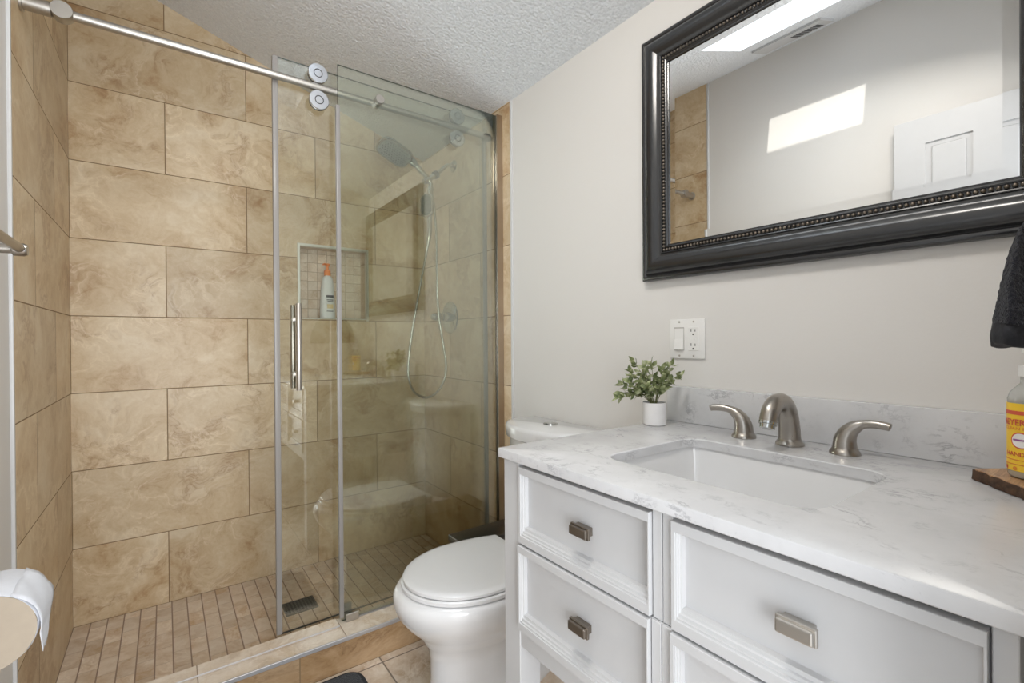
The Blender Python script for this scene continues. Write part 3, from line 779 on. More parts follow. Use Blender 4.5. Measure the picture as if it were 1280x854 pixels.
# centre stiles
for y0, y1, x in ((-2.051, -2.068, 0.0), (-2.0695, -2.087, 0.0)):
    add_box(bm, (VX - 0.003, y0, 0.688), (VX + 0.01, y1, 0.8535), 0.0008, 1)
    add_box(bm, (VX - 0.007, y0, 0.470), (VX + 0.01, y1, 0.6865), 0.0008, 1)
add_box(bm, (VX - 0.003, -2.423, 0.470), (VX + 0.01, -2.4405, 0.8535), 0.0008, 1)
obj('carcass', bm, M['white_paint'], va, smooth=False)
for y0, y1 in ((VY0, -1.712), (-2.400, VY1)):
    for x0, x1, full in ((VX - 0.005, VX + 0.05, True), (1.44, 1.49, False)):
        bm = newbm()
        if full and y0 == VY0:
            add_box(bm, (x0, y0, 0.001), (x1, y1, 0.8545), 0.0015, 1)
        else:
            add_box(bm, (x0, y0, 0.001), (x1, y1, 0.8545 if y0 == VY0 else 0.469), 0.0015, 1)
        obj('leg', bm, M['white_paint'], va, smooth=False)
for a, b in (((VX + 0.05, VY0 - 0.012, 0.468), (1.44, VY0 - 0.03, 0.8545)), ((VX + 0.01, -2.4405, 0.470), (1.49, -2.43, 0.8545))):
    bm = newbm(); add_box(bm, a, b); obj('side_panel', bm, M['white_paint'], va, smooth=False)
bm = newbm(); add_box(bm, (VX + 0.006, -1.700, 0.8540), (VX + 0.040, -2.44, 0.8572)); obj('gap_shade_strip', bm, M['shadow_gap'], va, smooth=False)  # dark strip painted as the shade under the counter edge

def drawer(y0, y1, z0, z1, xf, big):
    """picture-frame drawer front with stepped moulding"""
    bm = newbm()
    pr = [(0, 0.0), (0, 0.0095), (0.0006, 0.0105), (0.0145, 0.0105), (0.0155, 0.0085), (0.0185, 0.0085), (0.0195, 0.0060), (0.0235, 0.0055), (0.0250, 0.0030), (0.0300, 0.0022), (0.0315, -0.0060)]
    rings = []
    for d, p in pr:
        x = xf - p
        dt = d if d <= 0.0145 else 0.0145 + (d - 0.0145) * 0.3
        dl, dr_, db = d * 0.42, d * 0.14, d * 1.08
        rings.append([(x, y0 - dl, z0 + db), (x, y0 - dl, z1 - dt), (x, y1 + dr_, z1 - dt), (x, y1 + dr_, z0 + db)])
    rings = [[(xf + 0.0070, p[1], p[2]) for p in rings[0]]] + rings
    add_loft(bm, rings)
    dw = obj('drawer', bm, M['white_paint'], va, smooth=False)
    yc = (y0 + y1) / 2 - (0.017 if not big else 0.005); zc = (z0 + z1) / 2 + 0.003
    xb = xf + 0.006
    hb = newbm()
    hwid = 0.023
    add_box(hb, (xb, yc - hwid + 0.007, zc - 0.0075), (xb - 0.014, yc + hwid - 0.003, zc + 0.0075), 0.001, 1)
    add_box(hb, (xb - 0.013, yc - hwid, zc - 0.0105), (xb - 0.019, yc + hwid, zc + 0.0105), 0.0012, 2)
    add_box(hb, (xb - 0.018, yc - hwid + 0.002, zc - 0.0085), (xb - 0.025, yc + hwid - 0.002, zc + 0.0085), 0.0022, 2)
    obj('handle', hb, M['nickel_knob'] if not big else M['nickel'], dw, smooth=False)
    return dw
for y0, y1, big in ((-1.716, -2.049, False), (-2.089, -2.421, True)):
    drawer(y0, y1, 0.690, 0.849, VX, big)
    drawer(y0, y1, 0.510, 0.686, VX - 0.004, big)

# countertop with sink cut-out
CX0, CX1, CYL, CYR, CB = 0.889, W + 0.001, -1.648, -2.455, 0.8575
SKX0, SKX1, SKY0, SKY1, SKR = 1.012, 1.318, -1.842, -2.236, 0.045
def sink_loop(z, g=0.0, n=8):
    cx, cy = (SKX0 + SKX1) / 2, (SKY0 + SKY1) / 2
    return [(a, b, z) for a, b in rrect(cx, cy, (SKX1 - SKX0) / 2 - g, (SKY0 - SKY1) / 2 - g, max(0.006, SKR - g), n)]
def outer_loop(z, g=0.0, n=8):
    cx, cy = (CX0 + CX1) / 2, (CYL + CYR) / 2
    return [(a, b, z) for a, b in rrect(cx, cy, (CX1 - CX0) / 2 - g, (CYL - CYR) / 2 - g, 0.004, n)]
bm = newbm()
def bridge(bm, A, B):
    n = len(A)
    for i in range(n):
        k = (i + 1) % n
        bm.faces.new((A[i], A[k], B[k], B[i]))
Lo = [[bm.verts.new(p) for p in outer_loop(z, g)] for z, g in ((CB, 0.0015), (CB + 0.0015, 0), (CT - 0.002, 0), (CT - 0.0006, 0.0006), (CT, 0.002))]
Li = [[bm.verts.new(p) for p in sink_loop(z, g)] for z, g in ((CB, 0.0), (CT - 0.002, 0.0), (CT, -0.002))]
for i in range(4): bridge(bm, Lo[i], Lo[i + 1])
bridge(bm, Lo[4], Li[2]); bridge(bm, Li[2], Li[1]); bridge(bm, Li[1], Li[0]); bridge(bm, Li[0], Lo[0])
ct = obj('countertop', bm, M['quartz'], origin=(1.2, -2.05, CB)); tag(ct, 'white veined quartz countertop with a sink cut-out on the vanity', 'countertop')
bm = newbm(); add_box(bm, (W - 0.019, CYL - 0.004, CT + 0.0003), (W + 0.0015, CYR, 0.9775), 0.0015, 2)
bs = obj('backsplash', bm, M['quartz'], origin=(1.49, -2.05, CT)); tag(bs, 'low veined quartz backsplash along the wall behind the faucet', 'backsplash')
# undermount basin
sk = thing('sink_basin', 'white rectangular undermount basin set below the quartz counter', 'sink', (1.165, -2.04, 0.71))
bm = newbm()
def bl(z, g): return sink_loop(z, g)
rings = [bl(CB - 0.0005, -0.020), bl(CB - 0.0005, -0.004), bl(CB - 0.006, -0.003), bl(CB - 0.05, 0.008), bl(CB - 0.10, 0.020), bl(CB - 0.125, 0.034), bl(CB - 0.138, 0.060), bl(CB - 0.142, 0.10), bl(CB - 0.145, 0.135)]
def clampring(r, zz):
    return r
add_loft(bm, rings, cap=False)
cx, cy = (SKX0 + SKX1) / 2, (SKY0 + SKY1) / 2
f = bm.faces.new([bm.verts.new(p) for p in bl(CB - 0.145, 0.135)])
outer = [bl(CB - 0.0005, -0.020), bl(CB - 0.012, -0.020), bl(CB - 0.10, -0.005), bl(CB - 0.150, 0.03), bl(CB - 0.160, 0.12)]
add_loft(bm, outer, cap=False)
bm.faces.new([bm.verts.new(p) for p in bl(CB - 0.160, 0.12)])
bmesh.ops.remove_doubles(bm, verts=bm.verts, dist=1e-5)
obj('bowl', bm, M['porcelain'], sk, angle=50)
bm = newbm(); add_lathe(bm, (cx, cy, CB - 0.145), (0, 0, 1), [(0.0005, 0.022), (0.003, 0.021), (0.004, 0.016), (0.002, 0.0)], 28); obj('drain', bm, M['nickel_faucet'], sk)

# widespread faucet
fx = 1.418
fc = thing('faucet', 'brushed nickel widespread faucet with two lever handles behind the basin', 'faucet', (fx, -2.022, CT))
bm = newbm()
sy = -2.022
add_lathe(bm, (fx, sy, CT + 0.0004), (0, 0, 1), [(0, 0.0285), (0.004, 0.0285), (0.008, 0.0255), (0.011, 0.0235), (0.014, 0.0225)], 36)
pathS = spline([(fx, sy, CT + 0.010), (fx - 0.002, sy, CT + 0.040), (fx - 0.010, sy, CT + 0.072), (fx - 0.030, sy, CT + 0.095), (fx - 0.060, sy, CT + 0.098), (fx - 0.086, sy, CT + 0.083), (fx - 0.098, sy, CT + 0.058)], 8)
nS = len(pathS)
add_tube(bm, pathS, [0.0225 - 0.0055 * (i / (nS - 1)) ** 0.8 for i in range(nS)], 28)
sp = obj('spout', bm, M['nickel_faucet'], fc)
bm = newbm(); ax_ = (pathS[-1] - pathS[-3]).normalized(); add_lathe(bm, pathS[-1] - ax_ * 0.003, ax_, [(0, 0.0178), (0.005, 0.0178), (0.006, 0.0150), (0.014, 0.0148), (0.0142, 0.010), (0.010, 0.0)], 28); obj('aerator', bm, M['chrome'], sp)
def lever(y, s_, turn):
    bm = newbm()
    add_lathe(bm, (fx, y, CT + 0.0004), (0, 0, 1), [(0, 0.0270), (0.004, 0.0270), (0.008, 0.0245), (0.011, 0.0225), (0.014, 0.0215)], 32)
    d = Vector((turn, s_, 0)).normalized()
    b = Vector((fx, y, CT))
    P = spline([b + Vector((0, 0, 0.012)), b + Vector((0, 0, 0.030)) + d * 0.001, b + Vector((0, 0, 0.048)) + d * 0.009, b + Vector((0, 0, 0.062)) + d * 0.026, b + Vector((0, 0, 0.067)) + d * 0.047, b + Vector((0, 0, 0.066)) + d * 0.068, b + Vector((0, 0, 0.064)) + d * 0.077], 7)
    n = len(P); R_ = []
    for i in range(n):
        q = i / (n - 1)
        R_.append(0.0215 - 0.013 * min(1, q / 0.55) ** 1.6 if q < 0.55 else 0.0085 - 0.001 * (q - 0.55) / 0.45)
    R_[-1] = 0.004; R_[-2] = 0.0068
    add_tube(bm, P, R_, 24)
    return obj('handle', bm, M['nickel_faucet'], fc)
lever(-1.918, 1, -0.30)
lever(-2.128, -1, 0.0)

# ------------------------------------------------------------------ mirror
mr = thing('wall_mirror', 'large black framed mirror with a beaded inner edge on the wall above the basin', 'mirror', (W, -2.016, 1.652))
MY0, MY1, MZ0, MZ1 = -1.567, -2.466, 1.290, 2.016
MW = W + 0.002
def mrect(d, h): return [(MW - h, MY0 - d, MZ0 + d), (MW - h, MY0 - d, MZ1 - d), (MW - h, MY1 + d, MZ1 - d), (MW - h, MY1 + d, MZ0 + d)]
FW = 0.0985
profm = [(0.0, 0.0005), (0.0, 0.018), (0.0015, 0.0215), (0.0045, 0.0240), (0.0085, 0.0250), (0.0120, 0.0240), (0.0140, 0.0220), (0.0155, 0.0215), (0.0170, 0.0230), (0.0190, 0.0275), (0.0225, 0.0330), (0.0275, 0.0375), (0.0335, 0.0402), (0.0400, 0.0408), (0.0470, 0.0395), (0.0545, 0.0362), (0.0615, 0.0318), (0.0675, 0.0285), (0.0720, 0.0272), (0.0730, 0.0272), (0.0740, 0.0305), (0.0755, 0.0318), (0.0775, 0.0310), (0.0790, 0.0275), (0.0800, 0.0262), (0.0880, 0.0262), (0.0885, 0.0285), (0.0912, 0.0300), (0.0940, 0.0288), (0.0965, 0.0265), (FW, 0.0265), (FW, 0.012), (FW, 0.0005)]
bm = newbm(); vs = add_loft(bm, [mrect(d, h) for d, h in profm], cap=False)
obj('frame', bm, M['frame_black'], mr, angle=28)
bm = newbm()
ico = bmesh.new(); bmesh.ops.create_icosphere(ico, subdivisions=2, radius=0.0041)
me_i = bpy.data.meshes.new('bead_seed'); ico.to_mesh(me_i); ico.free()
bd = 0.0840; sp_ = 0.0098
def bead_line(p, q):
    p, q = Vector(p), Vector(q); n = int((q - p).length / sp_)
    for i in range(n):
        bm.from_mesh(me_i)
        bm.verts.ensure_lookup_table()
        c = p.lerp(q, i / n)
        for v_ in bm.verts[-42:]: v_.co += c
cs = mrect(bd, 0.0275)
for i in range(4): bead_line(cs[i], cs[(i + 1) % 4])
bpy.data.meshes.remove(me_i)
obj('beading', bm, M['bead'], mr, angle=80, norm=False)
bm = newbm()
add_loft(bm, [mrect(FW - 0.004, 0.004), mrect(FW - 0.004, 0.0215), mrect(FW + 0.021, 0.0228)], cap=False)
g = [bm.verts.new(p) for p in mrect(FW + 0.021, 0.0228)]; bm.faces.new(g)
bmesh.ops.remove_doubles(bm, verts=bm.verts, dist=1e-6)
obj('mirror_glass', bm, M['mirror'], mr, smooth=False)

# ------------------------------------------------------------------ switch and outlet plate
py, pz = -1.7085, 1.114
pl = thing('switch_plate', 'white double wall plate with rocker switch and outlet above the plant', 'wall plate', (W, py, pz))
PX = W + 0.002
bm = newbm(); add_box(bm, (PX - 0.0005, py - 0.0575, pz - 0.0565), (PX - 0.006, py + 0.0575, pz + 0.0565), 0.0025, 2); obj('plate', bm, M['plastic_white'], pl)
bm = newbm(); yc = py + 0.0235
add_box(bm, (PX - 0.004, yc - 0.0165, pz - 0.0335), (PX - 0.0068, yc + 0.0165, pz + 0.0335), 0.0006, 1, mi=1)
add_prism(bm, [(PX - 0.0055, yc - 0.0150, pz - 0.0315), (PX - 0.0120, yc - 0.0150, pz - 0.0315), (PX - 0.0075, yc - 0.0150, pz + 0.0), (PX - 0.0072, yc - 0.0150, pz + 0.0300), (PX - 0.0055, yc - 0.0150, pz + 0.0300)], (0, 0.030, 0), 0, 0.0004, 1)
obj('rocker_switch', bm, [M['plastic_white'], plain('warm grey gap', (0.42, 0.40, 0.37), 0.5)], pl, smooth=False)
bm = newbm(); yc = py - 0.0225
add_box(bm, (PX - 0.004, yc - 0.0168, pz - 0.0335), (PX - 0.0075, yc + 0.0168, pz + 0.0335), 0.001, 1)
ou = obj('outlet', bm, M['plastic_white'], pl, smooth=False)
for zc in (pz + 0.019, pz - 0.0215):
    bm = newbm()
    for s_ in (-1, 1): add_box(bm, (PX - 0.0070, yc + s_ * 0.0063 - 0.0011, zc + 0.001), (PX - 0.0078, yc + s_ * 0.0063 + 0.0011, zc + 0.009 - (0.001 if s_ < 0 else 0)))
    add_lathe(bm, (PX - 0.0070, yc, zc - 0.0065), (-1, 0, 0), [(0, 0.0026), (0.0008, 0.0026)], 12)
    obj('socket', bm, M['slot_dark'], ou, smooth=False)
bm = newbm()
for s_ in (-1, 1): add_box(bm, (PX - 0.0072, yc + s_ * 0.005 - 0.0035, pz - 0.0035), (PX - 0.0083, yc + s_ * 0.005 + 0.0035, pz + 0.0015), 0.0003, 1)
obj('test_buttons', bm, M['plastic_white'], ou, smooth=False)
M['screw'] = plain('dulled screw', (0.45, 0.42, 0.38), 0.4, 0.6)
for s_ in (-1, 1):
    for t_ in (-1, 1):
        bm = newbm(); add_lathe(bm, (PX - 0.0055, py + s_ * 0.0230, pz + t_ * 0.0485), (-1, 0, 0), [(0, 0.0030), (0.0012, 0.0028), (0.0014, 0.0)], 14)
        obj('screw', bm, M['screw'], pl)

# ------------------------------------------------------------------ plant
px_, py_ = 1.390, -1.682
pt = thing('potted_plant', 'small leafy green plant in a white ceramic pot at the counter corner', 'plant', (px_, py_, CT))
PH, PR = 0.062, 0.0315
bm = newbm(); add_lathe(bm, (px_, py_, CT + 0.0004), (0, 0, 1), [(0, PR - 0.004), (0.003, PR - 0.0005), (0.008, PR), (PH - 0.001, PR), (PH, PR - 0.001), (PH - 0.001, PR - 0.003), (PH - 0.009, PR - 0.0035)], 40, 0, False); obj('pot', bm, M['pot'], pt)
bm = newbm(); add_lathe(bm, (px_, py_, CT + PH - 0.008), (0, 0, 1), [(0, PR - 0.003), (0.002, PR - 0.003), (0.004, 0.012), (0.005, 0.0)], 24); obj('soil', bm, M['soil'], pt)
right = Vector((cos(YAW), -sin(YAW), 0)); away = Vector((sin(YAW), cos(YAW), 0))
stems = newbm(); leaves = newbm()
rnd = random.Random(11)
def leaf(base, d, ln, wd, roll):
    d = d.normalized(); x, y = frame_of(d)
    n_ = x * cos(roll) + y * sin(roll); s_ = d.cross(n_)
    prof = [(0, 0.05), (0.18, 0.55), (0.42, 1.0), (0.68, 0.82), (0.88, 0.38), (1.0, 0.03)]
    L, C_, R_ = [], [], []
    for t_, w_ in prof:
        c = base + d * (ln * t_) + n_ * (-0.22 * ln * t_ * t_)
        C_.append(leaves.verts.new(c))
        L.append(leaves.verts.new(c + s_ * (wd * w_) + n_ * (0.25 * wd * w_)))
        R_.append(leaves.verts.new(c - s_ * (wd * w_) + n_ * (0.25 * wd * w_)))
    for i in range(len(prof) - 1):
        leaves.faces.new((L[i], C_[i], C_[i + 1], L[i + 1])); leaves.faces.new((C_[i], R_[i], R_[i + 1], C_[i + 1]))
top0 = Vector((px_, py_, CT + PH - 0.004))
# (sideways lean, depth lean, height) of each stem tip
tips = [(-0.098, -0.006, 0.018), (-0.082, 0.010, 0.050), (-0.072, -0.014, 0.088), (-0.050, 0.012, 0.112), (-0.030, -0.012, 0.100), (-0.004, 0.006, 0.108), (0.020, -0.006, 0.092), (0.046, 0.004, 0.104), (0.060, -0.008, 0.076), (0.044, 0.012, 0.052), (-0.050, -0.016, 0.045), (0.012, -0.02, 0.062), (-0.018, 0.018, 0.075), (-0.03, -0.022, 0.05), (-0.088, 0.004, 0.030), (-0.060, 0.012, 0.028), (-0.068, -0.01, 0.062), (0.03, 0.008, 0.078)]
for a, b, h in tips:
    tip = top0 + right * a + away * (b * 1.4) + Vector((0, 0, h))
    b0 = top0 + right * (a * 0.08) + away * (b * 0.1)
    mid = b0.lerp(tip, 0.5) + Vector((0, 0, 0.018 if abs(a) > 0.04 else 0.004))
    P = spline([b0, b0.lerp(mid, 0.5) + Vector((0, 0, 0.006)), mid, tip], 6)
    add_tube(stems, P, [0.0013 - 0.0007 * i / (len(P) - 1) for i in range(len(P))], 6)
    for i in range(6, len(P)):
        if i % 3 == 0 and i < len(P) - 2: continue
        d = (P[min(i + 1, len(P) - 1)] - P[i - 1]).normalized()
        for s_ in (-1, 1):
            x, y = frame_of(d); an = rnd.uniform(0, 2 * pi)
            sd = (x * cos(an) + y * sin(an)) * s_
            leaf(P[i], d * rnd.uniform(0.5, 0.9) + sd, rnd.uniform(0.016, 0.025), rnd.uniform(0.0048, 0.0072), rnd.uniform(0, 6.28))
    leaf(P[-1], d, 0.025, 0.0068, rnd.uniform(0, 6.28))
obj('stems', stems, M['stem'], pt)
obj('foliage', leaves, M['leaf'], pt, norm=False, angle=70)

# ------------------------------------------------------------------ soap bottle on its wooden board
bo = Vector((1.387, -2.3265)); A_ = Vector((0.80, -0.58)).normalized() * 0.102; B_ = Vector((-0.76, -0.65)).normalized() * 0.118
bt = 0.0175
poly = [bo]
for k in range(1, 7): poly.append(bo + A_ * (k / 6))
for k in range(1, 7): poly.append(bo + A_ + B_ * (k / 6))
for k in range(5, -1, -1): poly.append(bo + B_ + A_ * (k / 6))
live = []
rb = random.Random(3)
for k in range(11, 0, -1): live.append(bo + B_ * (k / 12) - A_.normalized() * rb.uniform(0.0, 0.004))
poly += live
wb = thing('wooden_board', 'small live-edge wooden board under the soap bottle on the counter', 'board', (bo.x, bo.y, CT))
bm = newbm(); add_prism(bm, [(p.x, p.y, CT + 0.0005) for p in poly], (0, 0, bt), 0, 0.0008, 1); obj('slab', bm, M['wood'], wb, smooth=False)
bm = newbm()
ring = [bo + B_ * (k / 12) - A_.normalized() * (0.0015 + rb.uniform(0.0, 0.0045)) for k in range(13)]
lo = [bm.verts.new((p.x - 0.001, p.y + 0.001, CT + 0.001)) for p in ring]; mi_ = [bm.verts.new((p.x - rb.uniform(0, 0.003), p.y + rb.uniform(0, 0.003), CT + 0.009)) for p in ring]; up_ = [bm.verts.new((p.x, p.y, CT + bt - 0.001)) for p in ring]
inn = [bo + B_ * (k / 12) + A_.normalized() * 0.003 for k in range(13)]
lo2 = [bm.verts.new((p.x, p.y, CT + 0.001)) for p in inn]; up2 = [bm.verts.new((p.x, p.y, CT + bt - 0.001)) for p in inn]
for R1, R2 in ((lo, mi_), (mi_, up_), (up_, up2), (up2, lo2), (lo2, lo)):
    for k in range(12): bm.faces.new((R1[k], R1[k + 1], R2[k + 1], R2[k]))
for e_ in (0, 12): bm.faces.new((lo[e_], mi_[e_], up_[e_], up2[e_], lo2[e_]))
obj('bark_edge', bm, M['bark'], wb)

sx_, sy_, SR = 1.378, -2.3930, 0.0270
sz = CT + bt + 0.0008
sp = thing('soap_bottle', 'clear soap bottle with a yellow printed label on the wooden board', 'soap bottle', (sx_, sy_, sz))
bm = newbm(); add_lathe(bm, (sx_, sy_, sz), (0, 0, 1), [(0, SR - 0.006), (0.002, SR - 0.002), (0.006, SR), (0.122, SR), (0.132, SR - 0.003), (0.141, SR - 0.010), (0.146, 0.013), (0.150, 0.0125), (0.158, 0.0125)], 48); obj('bottle', bm, M['bottle_clear'], sp)
bm = newbm(); add_lathe(bm, (sx_, sy_, sz), (0, 0, 1), [(0.003, SR - 0.006), (0.006, SR - 0.0025), (0.055, SR - 0.0025), (0.0555, 0.0)], 40); obj('liquid', bm, M['soap_liquid'], sp)
bm = newbm(); add_lathe(bm, (sx_, sy_, sz + 0.157), (0, 0, 1), [(0, 0.0150), (0.016, 0.0150), (0.018, 0.006), (0.034, 0.005), (0.036, 0.011), (0.044, 0.011), (0.045, 0.0)], 28)
add_tube(bm, [(sx_, sy_, sz + 0.197), (sx_ - 0.012, sy_ - 0.02, sz + 0.198), (sx_ - 0.018, sy_ - 0.034, sz + 0.192)], [0.005, 0.0045, 0.004], 12); obj('pump', bm, M['plastic_white'], sp)
TH0 = math.atan2(-2.518 - sy_, 0.299 - sx_)      # direction the label faces
TH0 += radians(-26)
def cyl_pt(x, z, r): a = TH0 + x / SR; return (sx_ + r * cos(a), sy_ + r * sin(a), sz + z)
def patch(x0, x1, z0, z1, r, mat, name, parent):
    bm = newbm(); n = max(2, int((x1 - x0) / 0.002)); A1 = []; B1 = []; A2 = []; B2 = []
    for k in range(n + 1):
        x = x0 + (x1 - x0) * k / n
        A1.append(bm.verts.new(cyl_pt(x, z0, r))); B1.append(bm.verts.new(cyl_pt(x, z1, r)))
        A2.append(bm.verts.new(cyl_pt(x, z0, r - 0.0003))); B2.append(bm.verts.new(cyl_pt(x, z1, r - 0.0003)))
    for k in range(n):
        bm.faces.new((A1[k], A1[k + 1], B1[k + 1], B1[k])); bm.faces.new((A2[k + 1], A2[k], B2[k], B2[k + 1]))
        bm.faces.new((A2[k], A2[k + 1], A1[k + 1], A1[k])); bm.faces.new((B1[k], B1[k + 1], B2[k + 1], B2[k]))
    bm.faces.new((A1[0], B1[0], B2[0], A2[0])); bm.faces.new((A2[-1], B2[-1], B1[-1], A1[-1]))
    return obj(name, bm, mat, parent)
lb = patch(-0.072, 0.072, 0.012, 0.116, SR + 0.0005, M['label_yellow'], 'label', sp)
patch(-0.06, 0.06, 0.0985, 0.1045, SR + 0.0008, M['ink_red'], 'red_band', lb)
def disc(xc, zc, rad, r, mat, name):
    bm = newbm(); c = bm.verts.new(cyl_pt(xc, zc, r)); n = 36
    rg = [bm.verts.new(cyl_pt(xc + rad * cos(2 * pi * k / n), zc + rad * sin(2 * pi * k / n), r)) for k in range(n)]
    for k in range(n): bm.faces.new((c, rg[k], rg[(k + 1) % n]))
    return obj(name, bm, mat, lb, norm=False)
disc(0.0, 0.0595, 0.0128, SR + 0.0008, M['ink_red'], 'badge_rim')
disc(0.0, 0.0595, 0.0108, SR + 0.0011, M['ink_white'], 'badge')
def wrap_text(s, xc, z, size, mat, name, sx=1.0):
    cu = bpy.data.curves.new('lettering', 'FONT'); cu.body = s; cu.size = size; cu.align_x = 'CENTER'; cu.resolution_u = 2; cu.offset = size * 0.022
    to = bpy.data.objects.new('lettering', cu); COL.objects.link(to)
    dg = bpy.context.evaluated_depsgraph_get(); dg.update()
    me = bpy.data.meshes.new_from_object(to.evaluated_get(dg))
    bpy.data.objects.remove(to); bpy.data.curves.remove(cu)
    bm = newbm(); bm.from_mesh(me); bpy.data.meshes.remove(me)
    bmesh.ops.subdivide_edges(bm, edges=[e for e in bm.edges if e.calc_length() > size * 0.35], cuts=1)
    for v_ in bm.verts: v_.co = Vector(cyl_pt(xc + v_.co.x * sx, z + v_.co.y, SR + 0.0013))
    return obj(name, bm, mat, lb, norm=False, smooth=False)
wrap_text("MEYER'S", -0.0078, 0.0825, 0.0132, M['ink_red'], 'lettering', 0.86)
wrap_text("CLEAN DAY", -0.003, 0.0755, 0.0060, M['ink_orange'], 'lettering', 1.25)
wrap_text("HAND SOAP", 0.0045, 0.0355, 0.0088, M['ink_red'], 'lettering', 1.0)
patch(-0.009, 0.009, 0.0590, 0.0615, SR + 0.0013, M['ink_purple'], 'badge_line', lb)
for z0 in (0.0215, 0.0285): patch(-0.030, 0.030, z0, z0 + 0.0015, SR + 0.0009, M['ink_orange'], 'print_line', lb)
for k, xc in enumerate((-0.022, -0.007, 0.010, 0.024)):
    disc(xc, 0.016, 0.003, SR + 0.0009, M['ink_red'] if k % 2 == 0 else M['ink_orange'], 'print_dot')

# ------------------------------------------------------------------ towel on its ring (front wall)
tr = thing('towel_ring', 'nickel towel ring on the wall beside the doorway, behind the dark towel', 'towel ring', (1.235, YF, 1.37))
bm = newbm(); add_lathe(bm, (1.235, YF, 1.385), (0, 1, 0), [(0.0005, 0.022), (0.006, 0.022), (0.008, 0.009), (0.030, 0.009), (0.032, 0.011), (0.038, 0.010), (0.039, 0.0)], 28); obj('post', bm, M['nickel_faucet'], tr)
bm = newbm(); add_tube(bm, [(1.235 + 0.075 * sin(2 * pi * k / 40), YF + 0.032, 1.310 + 0.075 * cos(2 * pi * k / 40)) for k in range(41)], 0.0040, 12); obj('ring', bm, M['nickel_faucet'], tr)
tw = thing('hand_towel', 'charcoal terry hand towel hanging over the soap bottle at the right edge', 'towel', (1.235, -2.425, 1.10))
def towel_ring(z, a, b, ph, amp, n=72):
    out = []
    for k in range(n):
        t_ = 2 * pi * k / n; c, s_ = cos(t_), sin(t_)
        w_ = 1 + amp * sin(5 * t_ + ph) + amp * 0.5 * sin(11 * t_ + 2 * ph)
        out.append((1.235 + a * math.copysign(abs(c) ** 0.75, c) * w_, -2.420 + b * math.copysign(abs(s_) ** 0.8, s_) * w_, z + 0.004 * sin(3 * t_ + ph)))
    return out
rt = random.Random(5)
prof_t = [(1.128, 0.130, 0.0415, 0.3, 0.05), (1.145, 0.128, 0.0395, 0.35, 0.06), (1.175, 0.119, 0.0345, 0.5, 0.07), (1.205, 0.108, 0.0285, 0.6, 0.08), (1.230, 0.096, 0.0220, 0.7, 0.09), (1.245, 0.088, 0.0165, 0.8, 0.09), (1.256, 0.080, 0.0110, 0.9, 0.06), (1.261, 0.07, 0.0050, 1.0, 0.03)]
rings_t = []
for k in range(len(prof_t) - 1):
    m = max(2, int((prof_t[k + 1][0] - prof_t[k][0]) / 0.0028))
    for q in range(m): rings_t.append([prof_t[k][c] + (prof_t[k + 1][c] - prof_t[k][c]) * q / m for c in range(5)])
rings_t.append(list(prof_t[-1]))
bm = newbm()
loops = []
for r5 in rings_t:
    loops.append([(x + rt.uniform(-0.0011, 0.0011), y + rt.uniform(-0.0011, 0.0011), z + rt.uniform(-0.0008, 0.0008)) for x, y, z in towel_ring(*r5, n=190)])
add_loft(bm, loops)
obj('cloth', bm, M['terry'], tw, angle=80)
bm = newbm()
add_loft(bm, [towel_ring(z, a, b, ph, am) for z, a, b, ph, am in ((1.102, 0.126, 0.038, 0.3, 0.05), (1.104, 0.130, 0.0425, 0.3, 0.05), (1.118, 0.131, 0.0435, 0.3, 0.05), (1.129, 0.129, 0.0420, 0.3, 0.05))])
obj('hem', bm, M['hem'], tw, angle=80)

# ------------------------------------------------------------------ left wall: towel bar and toilet paper
tb = thing('towel_bar', 'nickel towel bar on the left wall by the shower tiles', 'towel bar', (0.0, -1.45, 1.297))
bar_y, bz_, bx_ = -1.215, 1.297, 0.074
bm = newbm(); add_tube(bm, [(bx_, bar_y - 0.002, bz_), (bx_, -1.745, bz_)], 0.0085, 24); obj('bar', bm, M['nickel_faucet'], tb)
for y in (bar_y, -1.745):
    bm = newbm()
    add_lathe(bm, (0.0005 - 0.004, y, bz_ - 0.002), (1, 0, 0), [(0, 0.026), (0.008, 0.025), (0.012, 0.012), (0.060, 0.0085), (0.066, 0.0085), (0.068, 0.0125), (0.083, 0.0125), (0.088, 0.010), (0.0885, 0.0)], 28)
    obj('post', bm, M['nickel_faucet'], tb)

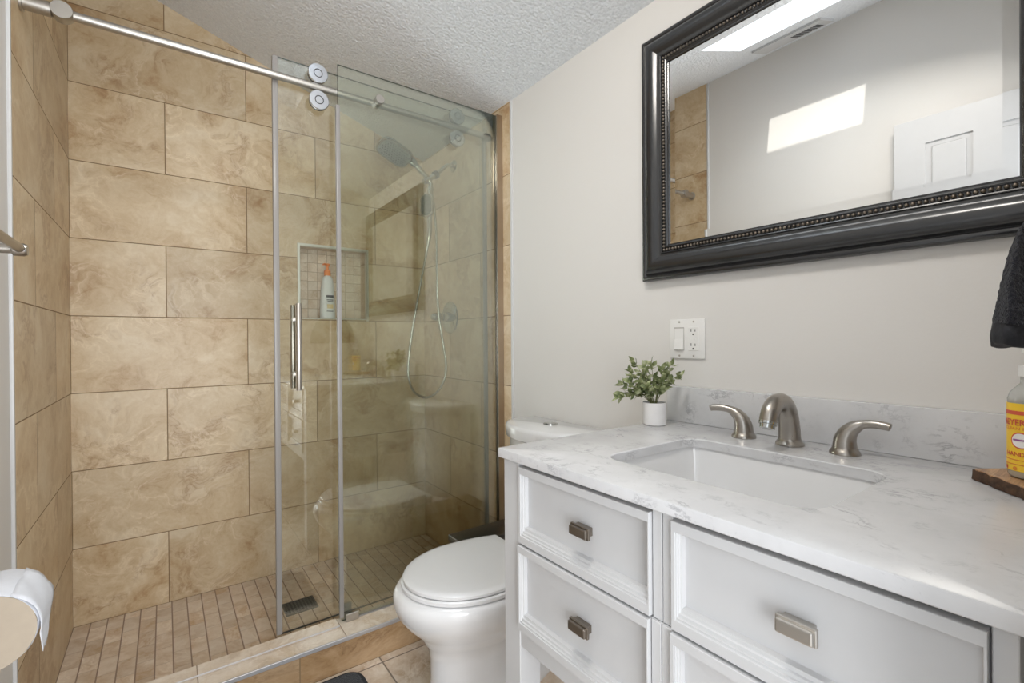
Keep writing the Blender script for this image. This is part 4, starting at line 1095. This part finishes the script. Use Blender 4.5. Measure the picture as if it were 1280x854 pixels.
tx, tz, ty0, ty1, TR = 0.088, 0.700, -1.535, -1.432, 0.056
tp = thing('toilet_paper_roll', 'white toilet paper roll with a torn hanging end on the left wall', 'toilet paper', (tx, -1.48, tz))
bm = newbm()
def spiral(y, r0):
    return [(tx + (r0 + 0.0006 * sin(9 * 2 * pi * k / 64)) * cos(2 * pi * k / 64), y, tz + (r0 + 0.0006 * sin(7 * 2 * pi * k / 64)) * sin(2 * pi * k / 64)) for k in range(64)]
add_loft(bm, [spiral(ty0 + 0.0005, TR - 0.001), spiral(ty0 + 0.002, TR), spiral((ty0 + ty1) / 2, TR + 0.0005), spiral(ty1 - 0.002, TR), spiral(ty1, TR - 0.0015)], cap=False)
obj('paper', bm, M['paper'], tp, angle=60)
for y, d in ((ty0, 1), (ty1, -1)):
    bm = newbm()
    A1 = [bm.verts.new((tx + (TR - 0.001) * cos(2 * pi * k / 64), y, tz + (TR - 0.001) * sin(2 * pi * k / 64))) for k in range(64)]
    B1 = [bm.verts.new((tx + 0.013 * cos(2 * pi * k / 64), y + 0.0005 * d, tz + 0.013 * sin(2 * pi * k / 64))) for k in range(64)]
    bridge(bm, A1, B1)
    obj('wound_end', bm, M['paper_end'], tp)
bm = newbm()
for r_, fl in ((0.013, 1), (0.0115, -1)):
    add_loft(bm, [[(tx + r_ * cos(2 * pi * k / 40), y, tz + r_ * sin(2 * pi * k / 40)) for k in range(40)] for y in (ty0, ty1)], cap=False)
obj('core', bm, M['card'], tp)
# loose torn sheet hanging from the front of the roll
bm = newbm()
rows = []
for i in range(15):
    a = radians(62 - i * 8.5); r_ = TR + 0.0012 + 0.00025 * i
    x = tx + r_ * cos(a); z = tz + r_ * sin(a)
    if i > 9: x = rows[9][0].x + 0.0006 * (i - 9); z = rows[9][0].z - 0.0052 * (i - 9)
    y0 = ty0 + 0.001 + (0.0 if i < 10 else 0.0)
    y1 = ty1 - (0.0 if i < 8 else 0.010 * (i - 7)) - 0.003 * sin(i * 1.9)
    y1 = max(y1, y0 + 0.008)
    rows.append([Vector((x, y0 + (y1 - y0) * k / 8, z - 0.0015 * sin(k * 1.3 + i))) for k in range(9)])
V1 = [[bm.verts.new(p) for p in r] for r in rows]
for i in range(14):
    for k in range(8): bm.faces.new((V1[i][k], V1[i][k + 1], V1[i + 1][k + 1], V1[i + 1][k]))
ls = obj('loose_sheet', bm, M['paper'], tp, norm=False)
md = ls.modifiers.new('thickness', 'SOLIDIFY'); md.thickness = 0.0008; md.offset = 0
hd_ = thing('paper_holder', 'nickel holder on the left wall carrying the toilet paper roll', 'toilet paper holder', (0.0, -1.42, tz))
bm = newbm(); add_tube(bm, [(tx, ty1 + 0.018, tz), (tx, ty0 - 0.002, tz)], 0.0065, 18); obj('spindle', bm, M['nickel_faucet'], hd_)
bm = newbm(); add_lathe(bm, (-0.0035, ty1 + 0.018, tz), (1, 0, 0), [(0, 0.024), (0.008, 0.023), (0.012, 0.010), (tx - 0.01, 0.008), (tx + 0.010, 0.009), (tx + 0.012, 0.0)], 24); obj('post', bm, M['nickel_faucet'], hd_)
